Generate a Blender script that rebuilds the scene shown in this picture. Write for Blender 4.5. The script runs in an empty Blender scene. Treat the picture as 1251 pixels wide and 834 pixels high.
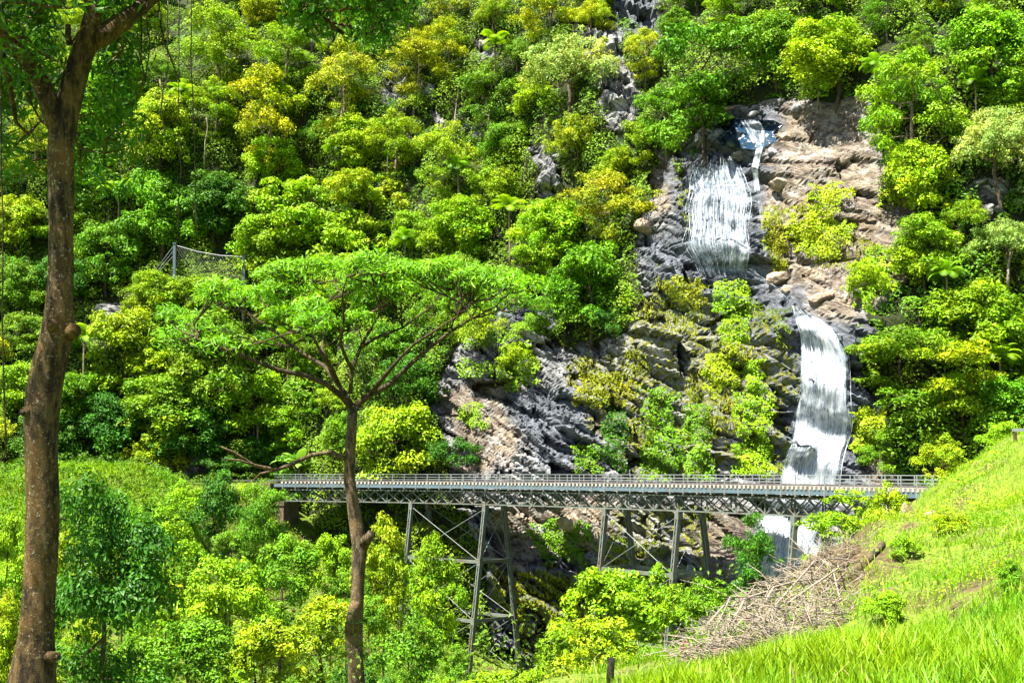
import bpy, math, random
import numpy as np
from mathutils import Vector
from mathutils.bvhtree import BVHTree

random.seed(7)
RNG = np.random.default_rng(7)
scene = bpy.context.scene
COL = scene.collection

# ------------------------------------------------------------------ camera, sky, sun, exposure
FPX, CX, CY = 1510.0, 625.5, 417.0          # focal length and centre in photo pixels (1251 x 834)
PITCH = math.atan2(577 - CY, FPX)
cam_data = bpy.data.cameras.new('camera')
cam_data.sensor_width = 36.0
cam_data.lens = 36.0 * FPX / 1251.0
cam_data.clip_start = 0.1
cam_data.clip_end = 5000
cam = bpy.data.objects.new('camera', cam_data)
COL.objects.link(cam)
cam.rotation_euler = (math.pi / 2 + PITCH, 0, 0)
scene.camera = cam

SUN_EL, SUN_AZ = math.radians(64), math.radians(232)     # azimuth clockwise from +Y
world = bpy.data.worlds.new('World')
scene.world = world
world.use_nodes = True
wn = world.node_tree.nodes
sky = wn.new('ShaderNodeTexSky')
sky.sky_type = 'NISHITA'
sky.sun_disc = False
sky.sun_elevation = SUN_EL
sky.sun_rotation = SUN_AZ
world.node_tree.links.new(sky.outputs[0], wn['Background'].inputs[0])
wn['Background'].inputs[1].default_value = 0.05
sd = bpy.data.lights.new('sun', 'SUN')
sd.energy = 5.0
sd.angle = math.radians(0.5)
sd.color = (1.0, 0.94, 0.80)
sun = bpy.data.objects.new('sun', sd)
COL.objects.link(sun)
sdir = Vector((math.sin(SUN_AZ) * math.cos(SUN_EL), math.cos(SUN_AZ) * math.cos(SUN_EL), math.sin(SUN_EL)))
sun.rotation_euler = sdir.to_track_quat('Z', 'Y').to_euler()
scene.view_settings.view_transform = 'Standard'
scene.view_settings.look = 'None'
scene.view_settings.exposure = 2.5
scene.view_settings.gamma = 1.0
scene.cycles.max_bounces = 5
scene.cycles.diffuse_bounces = 1
scene.cycles.transparent_max_bounces = 12

# ------------------------------------------------------------------ small helpers
cp, sp = math.cos(PITCH), math.sin(PITCH)


def ray(px, py):
    x, y = (px - CX) / FPX, (CY - py) / FPX
    return Vector((x, cp - y * sp, sp + y * cp))


def P(px, py, D):
    d = ray(px, py)
    return d * (D / d.y)


def project(x, y, z):
    f = y * cp + z * sp
    u = -y * sp + z * cp
    f = np.where(np.abs(f) < 1e-3, 1e-3, f)
    return CX + FPX * x / f, CY - FPX * u / f


def link(o, parent=None):
    COL.objects.link(o)
    if parent is not None:
        o.parent = parent
    return o


def tag(o, label=None, cat=None, group=None, kind=None):
    if label: o['label'] = label
    if cat: o['category'] = cat
    if group: o['group'] = group
    if kind: o['kind'] = kind
    return o


def empty(name, loc, label, cat, group=None, rz=0.0):
    o = bpy.data.objects.new(name, None)
    o.location = loc
    o.rotation_euler = (0, 0, rz)
    o.empty_display_size = 0.3
    COL.objects.link(o)
    return tag(o, label, cat, group)


def mesh_np(name, verts, faces, mat, smooth=False, attrs=None, uv=None):
    """faces: (n,k) array of one size, or a list of such arrays"""
    me = bpy.data.meshes.new(name)
    verts = np.asarray(verts, dtype=np.float32)
    fl = faces if isinstance(faces, list) else [faces]
    fl = [np.asarray(f, dtype=np.int32) for f in fl if len(f)]
    loops = np.concatenate([f.ravel() for f in fl])
    sizes = np.concatenate([np.full(len(f), f.shape[1], dtype=np.int32) for f in fl])
    starts = np.concatenate([[0], np.cumsum(sizes)[:-1]]).astype(np.int32)
    me.vertices.add(len(verts))
    me.vertices.foreach_set('co', verts.ravel())
    me.loops.add(len(loops))
    me.loops.foreach_set('vertex_index', loops)
    me.polygons.add(len(sizes))
    me.polygons.foreach_set('loop_start', starts)
    me.polygons.foreach_set('use_smooth', np.full(len(sizes), smooth))
    for k, v in (attrs or {}).items():
        a = me.attributes.new(k, 'FLOAT', 'POINT')
        a.data.foreach_set('value', np.asarray(v, dtype=np.float32))
    if uv is not None:
        l = me.uv_layers.new(name='flow')
        l.data.foreach_set('uv', np.asarray(uv, dtype=np.float32)[loops].ravel())
    me.update(calc_edges=True)
    me.validate()
    if mat: me.materials.append(mat)
    return me


def obj(name, me, parent=None):
    return link(bpy.data.objects.new(name, me), parent)


class MB:
    """collects bars, boxes and tubes into one mesh"""
    def __init__(self):
        self.v, self.q, self.t = [], [], []

    def box8(self, pts):
        b = len(self.v)
        self.v += [tuple(p) for p in pts]
        for f in ((0, 3, 2, 1), (4, 5, 6, 7), (0, 1, 5, 4), (1, 2, 6, 5), (2, 3, 7, 6), (3, 0, 4, 7)):
            self.q.append([b + i for i in f])

    def bar(self, a, b, w, h=None, up=Vector((0, 0, 1))):
        a, b = Vector(a), Vector(b)
        h = h or w
        d = (b - a).normalized()
        if abs(d.dot(up)) > 0.95: up = Vector((1, 0.2, 0))
        s = d.cross(up).normalized()
        u = s.cross(d).normalized()
        c = []
        for p in (a, b):
            c += [p - s * w / 2 - u * h / 2, p + s * w / 2 - u * h / 2, p + s * w / 2 + u * h / 2, p - s * w / 2 + u * h / 2]
        self.box8(c)

    def tube(self, pts, rad, n=6, cap=True, jit=0.0):
        pts = [Vector(p) for p in pts]
        b0 = len(self.v)
        m = len(pts)
        prev = None
        for i, p in enumerate(pts):
            d = (pts[min(i + 1, m - 1)] - pts[max(i - 1, 0)])
            if d.length < 1e-6: d = Vector((0, 0, 1))
            d.normalize()
            if prev is None:
                s = d.cross(Vector((0.3, 1, 0.1)))
                if s.length < 1e-3: s = d.cross(Vector((1, 0, 0)))
                s.normalize()
            else:
                s = (prev - d * prev.dot(d))
                if s.length < 1e-4: s = d.orthogonal()
                s.normalize()
            prev = s
            u = d.cross(s)
            for k in range(n):
                a = 2 * math.pi * k / n
                r = rad[i] * (1 + (random.uniform(-jit, jit) if jit else 0))
                self.v.append(tuple(p + s * math.cos(a) * r + u * math.sin(a) * r))
        for i in range(m - 1):
            for k in range(n):
                k2 = (k + 1) % n
                self.q.append([b0 + i * n + k, b0 + i * n + k2, b0 + (i + 1) * n + k2, b0 + (i + 1) * n + k])
        if cap:
            for i, r in ((0, -1), (m - 1, 1)):
                c = len(self.v)
                self.v.append(tuple(pts[i]))
                for k in range(n):
                    k2 = (k + 1) % n
                    q = [b0 + i * n + k, b0 + i * n + k2, c]
                    self.t.append(q if r > 0 else q[::-1])

    def mesh(self, name, mat, smooth=False):
        return mesh_np(name, self.v, [np.array(self.q).reshape(-1, 4), np.array(self.t).reshape(-1, 3)], mat, smooth)

    def build(self, name, mat, parent=None, smooth=False):
        return obj(name, self.mesh(name, mat, smooth), parent)


# numpy noise
def _hash(ix, iy, s):
    h = (ix.astype(np.int64) * 374761393 + iy.astype(np.int64) * 668265263 + s * 1274126177) & 0xFFFFFFFF
    h = ((h ^ (h >> 13)) * 1274126177) & 0xFFFFFFFF
    h = ((h ^ (h >> 16)) * 2246822519) & 0xFFFFFFFF
    return ((h ^ (h >> 15)) & 0xFFFFFF) / float(0x1000000)


def vnoise(x, y, s=0):
    ix, iy = np.floor(x), np.floor(y)
    fx, fy = x - ix, y - iy
    fx, fy = fx * fx * (3 - 2 * fx), fy * fy * (3 - 2 * fy)
    a, b = _hash(ix, iy, s), _hash(ix + 1, iy, s)
    c, d = _hash(ix, iy + 1, s), _hash(ix + 1, iy + 1, s)
    return (a * (1 - fx) + b * fx) * (1 - fy) + (c * (1 - fx) + d * fx) * fy


def fbm(x, y, s=0, o=4):
    r, a, t = 0, 0.5, 0
    for i in range(o):
        r = r + a * vnoise(x * 2 ** i + i * 17.3, y * 2 ** i - i * 9.1, s + i)
        t += a
        a *= 0.5
    return r / t


def cells(x, y, s=0):
    """F1, F2, cell random a/b/c, vector from the cell centre"""
    ix, iy = np.floor(x), np.floor(y)
    d1 = np.full(np.shape(x), 9.0); d2 = d1.copy()
    ra = np.zeros_like(d1); rb = ra.copy(); rc = ra.copy(); rx = ra.copy(); ry = ra.copy()
    for i in (-1, 0, 1):
        for j in (-1, 0, 1):
            cx, cy = ix + i, iy + j
            px, py = cx + _hash(cx, cy, s), cy + _hash(cx, cy, s + 1)
            dx, dy = x - px, y - py
            d = np.sqrt(dx * dx + dy * dy)
            m = d < d1
            d2 = np.where(m, d1, np.minimum(d2, d))
            d1 = np.where(m, d, d1)
            ra = np.where(m, _hash(cx, cy, s + 2), ra)
            rb = np.where(m, _hash(cx, cy, s + 3), rb)
            rc = np.where(m, _hash(cx, cy, s + 4), rc)
            rx = np.where(m, dx, rx); ry = np.where(m, dy, ry)
    return d1, d2, ra, rb, rc, rx, ry


def sstep(a, b, x):
    t = np.clip((x - a) / (b - a), 0, 1)
    return t * t * (3 - 2 * t)


def inpoly(px, py, poly):
    r = np.zeros(np.shape(px), dtype=bool)
    n = len(poly)
    for i in range(n):
        x1, y1 = poly[i]; x2, y2 = poly[(i + 1) % n]
        c = ((y1 > py) != (y2 > py))
        with np.errstate(divide='ignore', invalid='ignore'):
            r ^= c & (px < (x2 - x1) * (py - y1) / (y2 - y1 + 1e-9) + x1)
    return r


# ------------------------------------------------------------------ materials
class NT:
    def __init__(self, name):
        self.m = bpy.data.materials.new(name)
        self.m.use_nodes = True
        self.t = self.m.node_tree
        self.t.nodes.clear()
        self.out = self.n('ShaderNodeOutputMaterial')

    def n(self, ty, **kw):
        o = self.t.nodes.new(ty)
        for k, v in kw.items(): setattr(o, k, v)
        return o

    def l(self, a, b): self.t.links.new(a, b)

    def put(self, sock, v):
        if hasattr(v, 'default_value') or hasattr(v, 'is_output'): self.l(v, sock)
        else:
            if isinstance(v, tuple) and len(v) == 3 and sock.type == 'RGBA': v = (*v, 1)
            sock.default_value = v

    def mix(self, f, a, b, mode='MIX'):
        o = self.n('ShaderNodeMix', data_type='RGBA', blend_type=mode)
        self.put(o.inputs[0], f); self.put(o.inputs[6], a); self.put(o.inputs[7], b)
        return o.outputs[2]

    def math(self, op, a, b=None, c=None, clamp=False):
        o = self.n('ShaderNodeMath', operation=op, use_clamp=clamp)
        for i, v in enumerate((a, b, c)):
            if v is not None: self.put(o.inputs[i], v)
        return o.outputs[0]

    def ramp(self, f, lo, hi):
        o = self.n('ShaderNodeMapRange', interpolation_type='SMOOTHSTEP')
        self.l(f, o.inputs[0]); o.inputs[1].default_value = lo; o.inputs[2].default_value = hi
        return o.outputs[0]

    def noise(self, vec, scale, detail=4, rough=0.6, dist=0.0):
        o = self.n('ShaderNodeTexNoise')
        if vec is not None: self.l(vec, o.inputs['Vector'])
        o.inputs['Scale'].default_value = scale; o.inputs['Detail'].default_value = detail
        o.inputs['Roughness'].default_value = rough; o.inputs['Distortion'].default_value = dist
        return o.outputs[0]

    def attr(self, name):
        return self.n('ShaderNodeAttribute', attribute_name=name).outputs['Fac']

    def scalevec(self, vec, s, rot=(0, 0, 0)):
        o = self.n('ShaderNodeMapping')
        self.l(vec, o.inputs[0]); o.inputs['Scale'].default_value = s; o.inputs['Rotation'].default_value = rot
        return o.outputs[0]

    def bump(self, h, strength=0.5, dist=0.1):
        o = self.n('ShaderNodeBump')
        self.l(h, o.inputs['Height']); o.inputs['Strength'].default_value = strength; o.inputs['Distance'].default_value = dist
        return o.outputs[0]

    def pbsdf(self, base, rough=0.7, normal=None, spec=0.3, metal=0.0):
        o = self.n('ShaderNodeBsdfPrincipled')
        self.put(o.inputs['Base Color'], base); self.put(o.inputs['Roughness'], rough)
        o.inputs['Specular IOR Level'].default_value = spec; o.inputs['Metallic'].default_value = metal
        if normal is not None: self.l(normal, o.inputs['Normal'])
        return o.outputs[0]

    def done(self, sh):
        self.l(sh, self.out.inputs[0])
        return self.m


def leaf_material(name, gloss=0.15, trans=0.22):
    t = NT(name)
    oc = t.n('ShaderNodeObjectInfo').outputs['Color']
    tint, hue = t.attr('tint'), t.attr('hue')
    warm = t.mix(1.0, oc, (1.28, 1.06, 0.5), 'MULTIPLY')
    cool = t.mix(1.0, oc, (0.62, 0.88, 0.8), 'MULTIPLY')
    c = t.mix(t.ramp(hue, 0.5, 1.0), oc, warm)
    c = t.mix(t.ramp(hue, 0.5, 0.0), c, cool)
    k = t.math('MULTIPLY_ADD', tint, 0.95, 0.5)
    kk = t.n('ShaderNodeCombineColor')
    for i in range(3): t.l(k, kk.inputs[i])
    c = t.mix(1.0, c, kk.outputs[0], 'MULTIPLY')
    p = t.pbsdf(c, 0.5, spec=gloss)
    tr = t.n('ShaderNodeBsdfTranslucent')
    t.l(t.mix(1.0, c, (1.25, 1.2, 0.6), 'MULTIPLY'), tr.inputs[0])
    mx = t.n('ShaderNodeMixShader')
    mx.inputs[0].default_value = trans
    t.l(p, mx.inputs[1]); t.l(tr.outputs[0], mx.inputs[2])
    return t.done(mx.outputs[0])


def bark_material(name, dark, light, spots, scale=1.0):
    t = NT(name)
    v = t.n('ShaderNodeTexCoord').outputs['Object']
    st = t.scalevec(v, (1, 1, 0.35))
    n1 = t.noise(st, 11 * scale, 8, 0.75)
    n2 = t.noise(v, 30 * scale, 6, 0.75)
    n3 = t.noise(v, 2.2 * scale, 3, 0.6)
    c = t.mix(t.ramp(n1, 0.40, 0.62), dark, light)
    c = t.mix(t.math('MULTIPLY', t.ramp(n3, 0.45, 0.65), 0.6), c, (light[0] * 1.15, light[1] * 1.0, light[2] * 0.75))
    c = t.mix(t.math('MULTIPLY', t.ramp(n2, 0.57, 0.64), t.ramp(n3, 0.36, 0.52)), c, spots)
    h = t.math('ADD', n1, t.math('MULTIPLY', n2, 0.5))
    return t.done(t.pbsdf(c, 0.85, t.bump(h, 0.9, 0.035 / scale), 0.2))


def steel_material(name, base, rust, amount=0.5):
    t = NT(name)
    v = t.n('ShaderNodeTexCoord').outputs['Object']
    n1 = t.noise(v, 0.9, 5, 0.7); n2 = t.noise(v, 7, 4, 0.7)
    f = t.math('MULTIPLY', t.ramp(t.math('ADD', n1, t.math('MULTIPLY', n2, 0.35)), 0.62, 0.85), amount)
    c = t.mix(f, base, rust)
    c = t.mix(t.math('MULTIPLY', n2, 0.35), c, (base[0] * 0.55, base[1] * 0.55, base[2] * 0.5))
    return t.done(t.pbsdf(c, 0.55, t.bump(n2, 0.2, 0.02), 0.4))


M = {}
M['leaf'] = leaf_material('foliage')
M['leaf_gloss'] = leaf_material('glossy_foliage', 0.22, 0.38)
M['grass'] = leaf_material('grass_blades', 0.3, 0.45)
M['bark'] = bark_material('grey_brown_bark', (0.022, 0.016, 0.01), (0.09, 0.066, 0.04), (0.2, 0.185, 0.15), 1.0)
M['bark_near'] = bark_material('mottled_bark', (0.012, 0.008, 0.004), (0.10, 0.064, 0.022), (0.27, 0.245, 0.16), 1.0)
M['bark_dark'] = bark_material('dark_branch_bark', (0.012, 0.009, 0.005), (0.06, 0.042, 0.022), (0.2, 0.17, 0.12), 1.0)
M['bark_mid'] = bark_material('flecked_brown_bark', (0.018, 0.012, 0.007), (0.105, 0.075, 0.04), (0.27, 0.24, 0.18), 1.0)
M['bark_pale'] = bark_material('pale_bark', (0.055, 0.042, 0.025), (0.18, 0.145, 0.095), (0.28, 0.26, 0.21), 1.0)
M['deadwood'] = bark_material('dead_grey_wood', (0.075, 0.062, 0.05), (0.26, 0.225, 0.185), (0.33, 0.31, 0.28), 3.0)
M['steel'] = steel_material('grey_painted_steel', (0.10, 0.118, 0.105), (0.075, 0.042, 0.02), 0.7)
M['steel_blue'] = steel_material('blue_grey_steel', (0.07, 0.11, 0.135), (0.08, 0.055, 0.035), 0.5)
M['steel_rail'] = steel_material('worn_rail_steel', (0.075, 0.07, 0.075), (0.05, 0.035, 0.025), 0.8)
M['galv'] = steel_material('galvanised_steel', (0.18, 0.20, 0.205), (0.11, 0.09, 0.07), 0.4)
M['sleeper'] = steel_material('weathered_sleeper', (0.36, 0.33, 0.28), (0.15, 0.10, 0.06), 0.6)
M['masonry'] = bark_material('stained_masonry', (0.04, 0.03, 0.022), (0.13, 0.095, 0.065), (0.2, 0.17, 0.13), 0.5)


def terrain_material():
    t = NT('hill_rock_and_soil')
    v = t.n('ShaderNodeTexCoord').outputs['Object']
    rock, tan, moss, wet = t.attr('rock'), t.attr('tan'), t.attr('moss'), t.attr('wet')
    strat = t.scalevec(t.scalevec(v, (1, 1, 1), (0, math.radians(-36), 0)), (0.3, 0.6, 2.0))
    n1 = t.noise(strat, 0.9, 8, 0.68, 0.4)
    n2 = t.noise(v, 3.5, 6, 0.7)
    n3 = t.noise(v, 0.28, 4, 0.6)
    n4 = t.noise(strat, 4.0, 5, 0.7, 0.6)
    grey = t.mix(t.ramp(n1, 0.32, 0.68), (0.025, 0.028, 0.034), (0.30, 0.305, 0.315))
    brown = t.mix(t.ramp(n1, 0.36, 0.66), (0.05, 0.04, 0.031), (0.29, 0.245, 0.19))
    brown = t.mix(t.math('MULTIPLY', t.ramp(n3, 0.45, 0.62), 0.4), brown, (0.13, 0.09, 0.078))
    ochre = t.mix(t.ramp(n2, 0.4, 0.65), (0.12, 0.075, 0.03), (0.27, 0.19, 0.09))
    brown = t.mix(t.math('MULTIPLY', t.ramp(n3, 0.5, 0.35), 0.55), brown, ochre)
    brown = t.mix(t.math('MULTIPLY', t.ramp(t.noise(v, 0.55, 5, 0.7), 0.5, 0.62), 0.65), brown, (0.30, 0.29, 0.28))
    c = t.mix(t.math('ADD', tan, t.math('MULTIPLY', t.math('SUBTRACT', n3, 0.5), 0.9), clamp=True), grey, brown)
    crack = t.ramp(n4, 0.46, 0.34)
    c = t.mix(t.math('MULTIPLY', crack, 0.75), c, (0.025, 0.022, 0.022))
    blk = t.attr('blk')
    kb = t.math('MULTIPLY_ADD', blk, 1.0, 0.5)
    kc = t.n('ShaderNodeCombineColor')
    for i in range(3): t.l(kb, kc.inputs[i])
    c = t.mix(1.0, c, kc.outputs[0], 'MULTIPLY')
    wetc = t.mix(t.ramp(n1, 0.3, 0.7), (0.014, 0.018, 0.025), (0.13, 0.15, 0.19))
    c = t.mix(wet, c, wetc)
    mossc = t.mix(t.ramp(n2, 0.35, 0.65), (0.045, 0.055, 0.004), (0.19, 0.20, 0.006))
    mf = t.ramp(t.math('ADD', moss, t.math('MULTIPLY', t.math('SUBTRACT', t.noise(v, 1.3, 6, 0.7), 0.5), 1.6)), 0.47, 0.57)
    c = t.mix(mf, c, mossc)
    soil = t.mix(t.ramp(n2, 0.35, 0.7), (0.012, 0.02, 0.004), (0.03, 0.036, 0.01))
    c = t.mix(t.ramp(rock, 0.35, 0.65), soil, c)
    rough = t.math('SUBTRACT', 0.85, t.math('MULTIPLY', wet, 0.5))
    h = t.math('ADD', t.math('MULTIPLY', n1, 1.6), t.math('ADD', t.math('MULTIPLY', n2, 0.35), t.math('MULTIPLY', n4, 0.5)))
    return t.done(t.pbsdf(c, rough, t.bump(h, 1.0, 0.5), 0.2))


def ground_material():
    t = NT('ground_soil_and_turf')
    v = t.n('ShaderNodeTexCoord').outputs['Object']
    n1 = t.noise(v, 0.6, 6, 0.65); n2 = t.noise(v, 7, 5, 0.7)
    green = t.mix(t.ramp(n2, 0.35, 0.65), (0.05, 0.09, 0.008), (0.12, 0.16, 0.015))
    dirt = t.mix(t.ramp(n2, 0.3, 0.7), (0.026, 0.018, 0.01), (0.10, 0.072, 0.04))
    c = t.mix(t.ramp(t.math('ADD', n1, t.math('MULTIPLY', t.attr('bare'), 0.13)), 0.52, 0.66), green, dirt)
    return t.done(t.pbsdf(c, 0.9, t.bump(n2, 0.8, 0.08), 0.15))


def water_material():
    t = NT('falling_water')
    uv = t.n('ShaderNodeUVMap', uv_map='flow').outputs[0]
    dens = t.attr('dens')
    a = t.noise(t.scalevec(uv, (4.0, 0.20, 1)), 1.0, 6, 0.7, 0.35)
    b = t.noise(t.scalevec(uv, (14.0, 0.6, 1)), 1.0, 5, 0.75, 0.5)
    c = t.noise(t.scalevec(uv, (0.7, 0.45, 1)), 1.0, 4, 0.65, 0.6)
    s = t.math('ADD', t.math('MULTIPLY', a, 0.5), t.math('ADD', t.math('MULTIPLY', b, 0.4), t.math('MULTIPLY', c, 0.35)))
    s = t.math('ADD', s, t.math('MULTIPLY', t.math('SUBTRACT', dens, 0.5), 0.62))
    alpha = t.ramp(s, 0.55, 0.84)
    col = t.mix(t.ramp(s, 0.6, 0.8), (0.26, 0.35, 0.47), (0.70, 0.72, 0.75))
    p = t.pbsdf(col, 0.3, t.bump(s, 0.7, 0.3), 0.5)
    tl = t.n('ShaderNodeBsdfTranslucent'); t.l(col, tl.inputs[0])
    m1 = t.n('ShaderNodeMixShader'); m1.inputs[0].default_value = 0.35
    t.l(p, m1.inputs[1]); t.l(tl.outputs[0], m1.inputs[2])
    tr = t.n('ShaderNodeBsdfTransparent')
    m2 = t.n('ShaderNodeMixShader')
    t.l(alpha, m2.inputs[0]); t.l(tr.outputs[0], m2.inputs[1]); t.l(m1.outputs[0], m2.inputs[2])
    return t.done(m2.outputs[0])


def pool_material():
    t = NT('dark_pool_water')
    v = t.n('ShaderNodeTexCoord').outputs['Object']
    n = t.noise(v, 2.2, 5, 0.65)
    foam = t.ramp(t.noise(t.scalevec(v, (1.2, 0.5, 0.5)), 1.4, 6, 0.7, 0.5), 0.58, 0.68)
    c = t.mix(foam, (0.012, 0.03, 0.06), (0.7, 0.76, 0.8))
    return t.done(t.pbsdf(c, 0.12, t.bump(n, 0.5, 0.2), 0.6))


M['terrain'] = terrain_material()
M['ground'] = ground_material()
M['water'] = water_material()
M['pool'] = pool_material()

# foliage colours (base colours)
FC = {
    'gold': (0.245, 0.315, 0.006), 'yg': (0.235, 0.335, 0.005), 'lime': (0.175, 0.325, 0.005), 'mid': (0.10, 0.225, 0.006),
    'dark': (0.036, 0.12, 0.006), 'pale': (0.27, 0.37, 0.08), 'orange': (0.28, 0.30, 0.006), 'grass': (0.15, 0.29, 0.005),
    'moss': (0.19, 0.225, 0.005), 'fern': (0.18, 0.34, 0.02),
}
CNAME = {'gold': 'golden', 'yg': 'yellow-green', 'lime': 'lime green', 'mid': 'mid green', 'dark': 'dark green', 'pale': 'pale silvery', 'orange': 'orange-tinged'}

# ------------------------------------------------------------------ the mountain: y = depth(x, z)
ROCK = [
    [(798, 180), (830, 200), (880, 118), (1060, 122), (1085, 180), (1078, 236), (1140, 242), (1105, 300), (1095, 370), (1052, 410),
     (1062, 470), (1095, 530), (1105, 600), (1030, 780), (860, 800), (590, 850), (600, 690), (555, 600), (528, 470), (560, 425), (620, 392),
     (700, 424), (792, 404), (772, 300), (795, 262)],
    [(745, -20), (805, -20), (808, 45), (795, 60), (765, 50)], [(700, 35), (755, 28), (785, 120), (770, 172), (735, 165), (728, 90)],
    [(650, 172), (678, 168), (690, 240), (655, 255)], [(478, 92), (530, 105), (525, 122), (470, 130)], [(575, 45), (605, 50), (600, 70), (578, 66)],
    [(112, 372), (182, 362), (190, 385), (120, 402)], [(600, 368), (690, 370), (680, 402), (610, 408)], [(530, 140), (600, 150), (590, 165), (540, 160)],
    [(1185, 215), (1225, 215), (1225, 265), (1190, 260)], [(1230, 100), (1260, 90), (1260, 130), (1232, 130)], [(455, 240), (480, 195), (495, 240)],
    [(180, 562), (260, 545), (300, 575), (200, 585)],
]
TAN = [[(925, 125), (1070, 120), (1090, 240), (1145, 240), (1110, 300), (1095, 370), (1050, 405), (990, 385), (915, 335), (935, 300), (925, 220)],
       [(545, 480), (610, 470), (640, 530), (600, 580), (560, 560)], [(600, 620), (760, 615), (740, 680), (600, 690)], [(790, 180), (835, 190), (825, 260), (790, 270)],
       [(1040, 490), (1100, 520), (1105, 600), (1060, 600)], [(855, 620), (935, 622), (880, 740), (830, 740)]]
MOSS = [[(690, 440), (760, 425), (800, 330), (880, 360), (965, 380), (975, 470), (960, 585), (760, 590), (720, 520)],
        [(935, 250), (1000, 250), (1080, 300), (1050, 330), (960, 310)], [(1035, 500), (1075, 495), (1090, 545), (1040, 560)],
        [(600, 690), (760, 690), (850, 720), (820, 800), (640, 830)], [(825, 190), (845, 190), (842, 280), (826, 290)], [(740, 620), (870, 620), (850, 740), (740, 720)]]
WET = [[(780, 290), (835, 270), (905, 335), (950, 345), (985, 370), (960, 400), (870, 400), (790, 360)], [(815, 185), (935, 180), (935, 340), (825, 340)],
       [(955, 370), (1060, 390), (1085, 500), (1060, 600), (930, 610)], [(880, 120), (960, 130), (950, 185), (850, 200)],
       [(740, -20), (810, -20), (808, 60), (760, 60)], [(600, 690), (700, 690), (780, 850), (600, 850)], [(620, 480), (700, 470), (740, 560), (660, 580)],
       [(600, 368), (690, 370), (680, 402), (610, 408)], [(930, 620), (1020, 620), (1000, 780), (870, 780)]]


def mountain_base(x, z):
    yb = np.interp(x, [-220, -150, -80, -50, -33, -10, 0, 10, 20, 27, 35, 45, 70, 100, 150, 220],
                   [205, 190, 180, 179, 178, 164, 158, 148, 136, 126, 119, 112, 102, 92, 78, 60])
    Pw = np.interp(z, [-40, -11, 0, 15, 17, 20, 21.5, 35, 37, 43, 60, 100, 170], [-16, -6, 0, 4.5, 7.5, 12, 12.8, 17.5, 22, 29, 41, 70, 115])
    Pl = np.interp(z, [-40, 0, 18, 22, 60, 100, 170], [-4, 0, 7.5, 10, 34, 60, 105])
    Pr = np.interp(z, [-40, 0, 40, 60, 100, 170], [-20, 0, 22, 35, 62, 110])
    wl = 1 - sstep(8, 22, x)
    wr = sstep(33, 48, x)
    ww = 1 - wl - wr
    y = yb + Pl * wl + Pr * wr + Pw * ww
    amp = np.clip(1.2 - np.exp(-((x - 20) / 22) ** 2) * np.exp(-((z - 5) / 30) ** 2), 0.15, 1.1)
    y = y - (fbm(x / 34, z / 34, 11, 3) - 0.5) * 17 * amp - (fbm(x / 11, z / 11, 21, 3) - 0.5) * 5 * amp
    return y


def masks(x, y, z):
    px, py = project(x, y, z)
    wx = px + (fbm(x / 2.2, z / 2.2, 31, 4) - 0.5) * 42
    wy = py + (fbm(x / 2.2, z / 2.2, 41, 4) - 0.5) * 42
    def m(polys):
        r = np.zeros(np.shape(px), dtype=bool)
        for p in polys: r |= inpoly(wx, wy, p)
        return r.astype(float)
    return m(ROCK), m(TAN), m(MOSS), m(WET)


def axis(segs):
    out = []
    for a, b, d in segs: out.append(np.arange(a, b, d))
    return np.concatenate(out + [[segs[-1][1]]])


gx = axis([(-170, -60, 2.0), (-60, -14, 1.0), (-14, 48, 0.27), (48, 80, 0.8), (80, 150, 2.0)])
gz = axis([(-34, -26, 1.0), (-26, 52, 0.27), (52, 90, 0.8), (90, 165, 2.5)])
X, Z = np.meshgrid(gx, gz)
Y = mountain_base(X, Z)
rock, tan, moss, wet = masks(X, Y, Z)
def blur(a, n):
    for _ in range(n):
        a = (a + np.roll(a, 1, 0) + np.roll(a, -1, 0) + np.roll(a, 1, 1) + np.roll(a, -1, 1)) / 5
    return a
rk = blur(rock, 3)
def rockrelief(X, Z, TB):
    out = 0; blk = 0
    ang = math.radians(-36)
    U = X * math.cos(ang) - Z * -math.sin(ang)
    V = X * -math.sin(ang) * -1 + Z * math.cos(ang)
    U, V = X * 0.81 - Z * 0.59, X * 0.59 + Z * 0.81       # U runs down to the right
    wob = (fbm(X / 5, Z / 5, 51, 3) - 0.5) * 3
    for (su, sv, amp, tilt, seed, cr) in ((10, 3.4, 3.8, 2.6, 61, 1.0), (4.6, 1.3, 1.9, 1.5, 71, 0.8), (2.0, 0.75, 0.9, 0.8, 81, 0.35)):
        d1, d2, ra, rb, rc, rx, ry = cells((U + wob) / su, (V + wob * 0.6) / sv, seed)
        blk = blk + {61: .35, 71: .45, 81: .2}[seed] * rc
        k_ = 1.0 if su > 5 else (1 - .6 * TB)
        out = out + k_ * (amp * (ra - 0.5) + tilt * ((rb - 0.5) * rx + (rc - 0.3) * ry) * 2 - cr * np.exp(-(d2 - d1) / 0.07))
    return out + (fbm(X * 1.3, Z * 1.3, 91, 3) - 0.5) * 0.25, blk
tb = blur(tan, 6)
relief, BLK = rockrelief(X, Z, tb)
Y = Y - relief * rk * (1 - 0.25 * tb)
nz, nx = X.shape
idx = np.arange(nz * nx).reshape(nz, nx)
F = np.stack([idx[:-1, :-1], idx[:-1, 1:], idx[1:, 1:], idx[1:, :-1]], -1).reshape(-1, 4)
VM = np.stack([X, Y, Z], -1).reshape(-1, 3)
cl = np.clip
me = mesh_np('mountainside', VM, F, M['terrain'], False,
             {'rock': rk.ravel(), 'tan': tb.ravel(), 'blk': BLK.ravel(), 'moss': blur(moss, 4).ravel() * 0.5, 'wet': blur(wet, 6).ravel() * 0.85})
mount = obj('mountainside', me)
tag(mount, kind='structure')
BVH_M = BVHTree.FromPolygons(VM.tolist(), F.tolist())


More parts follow.
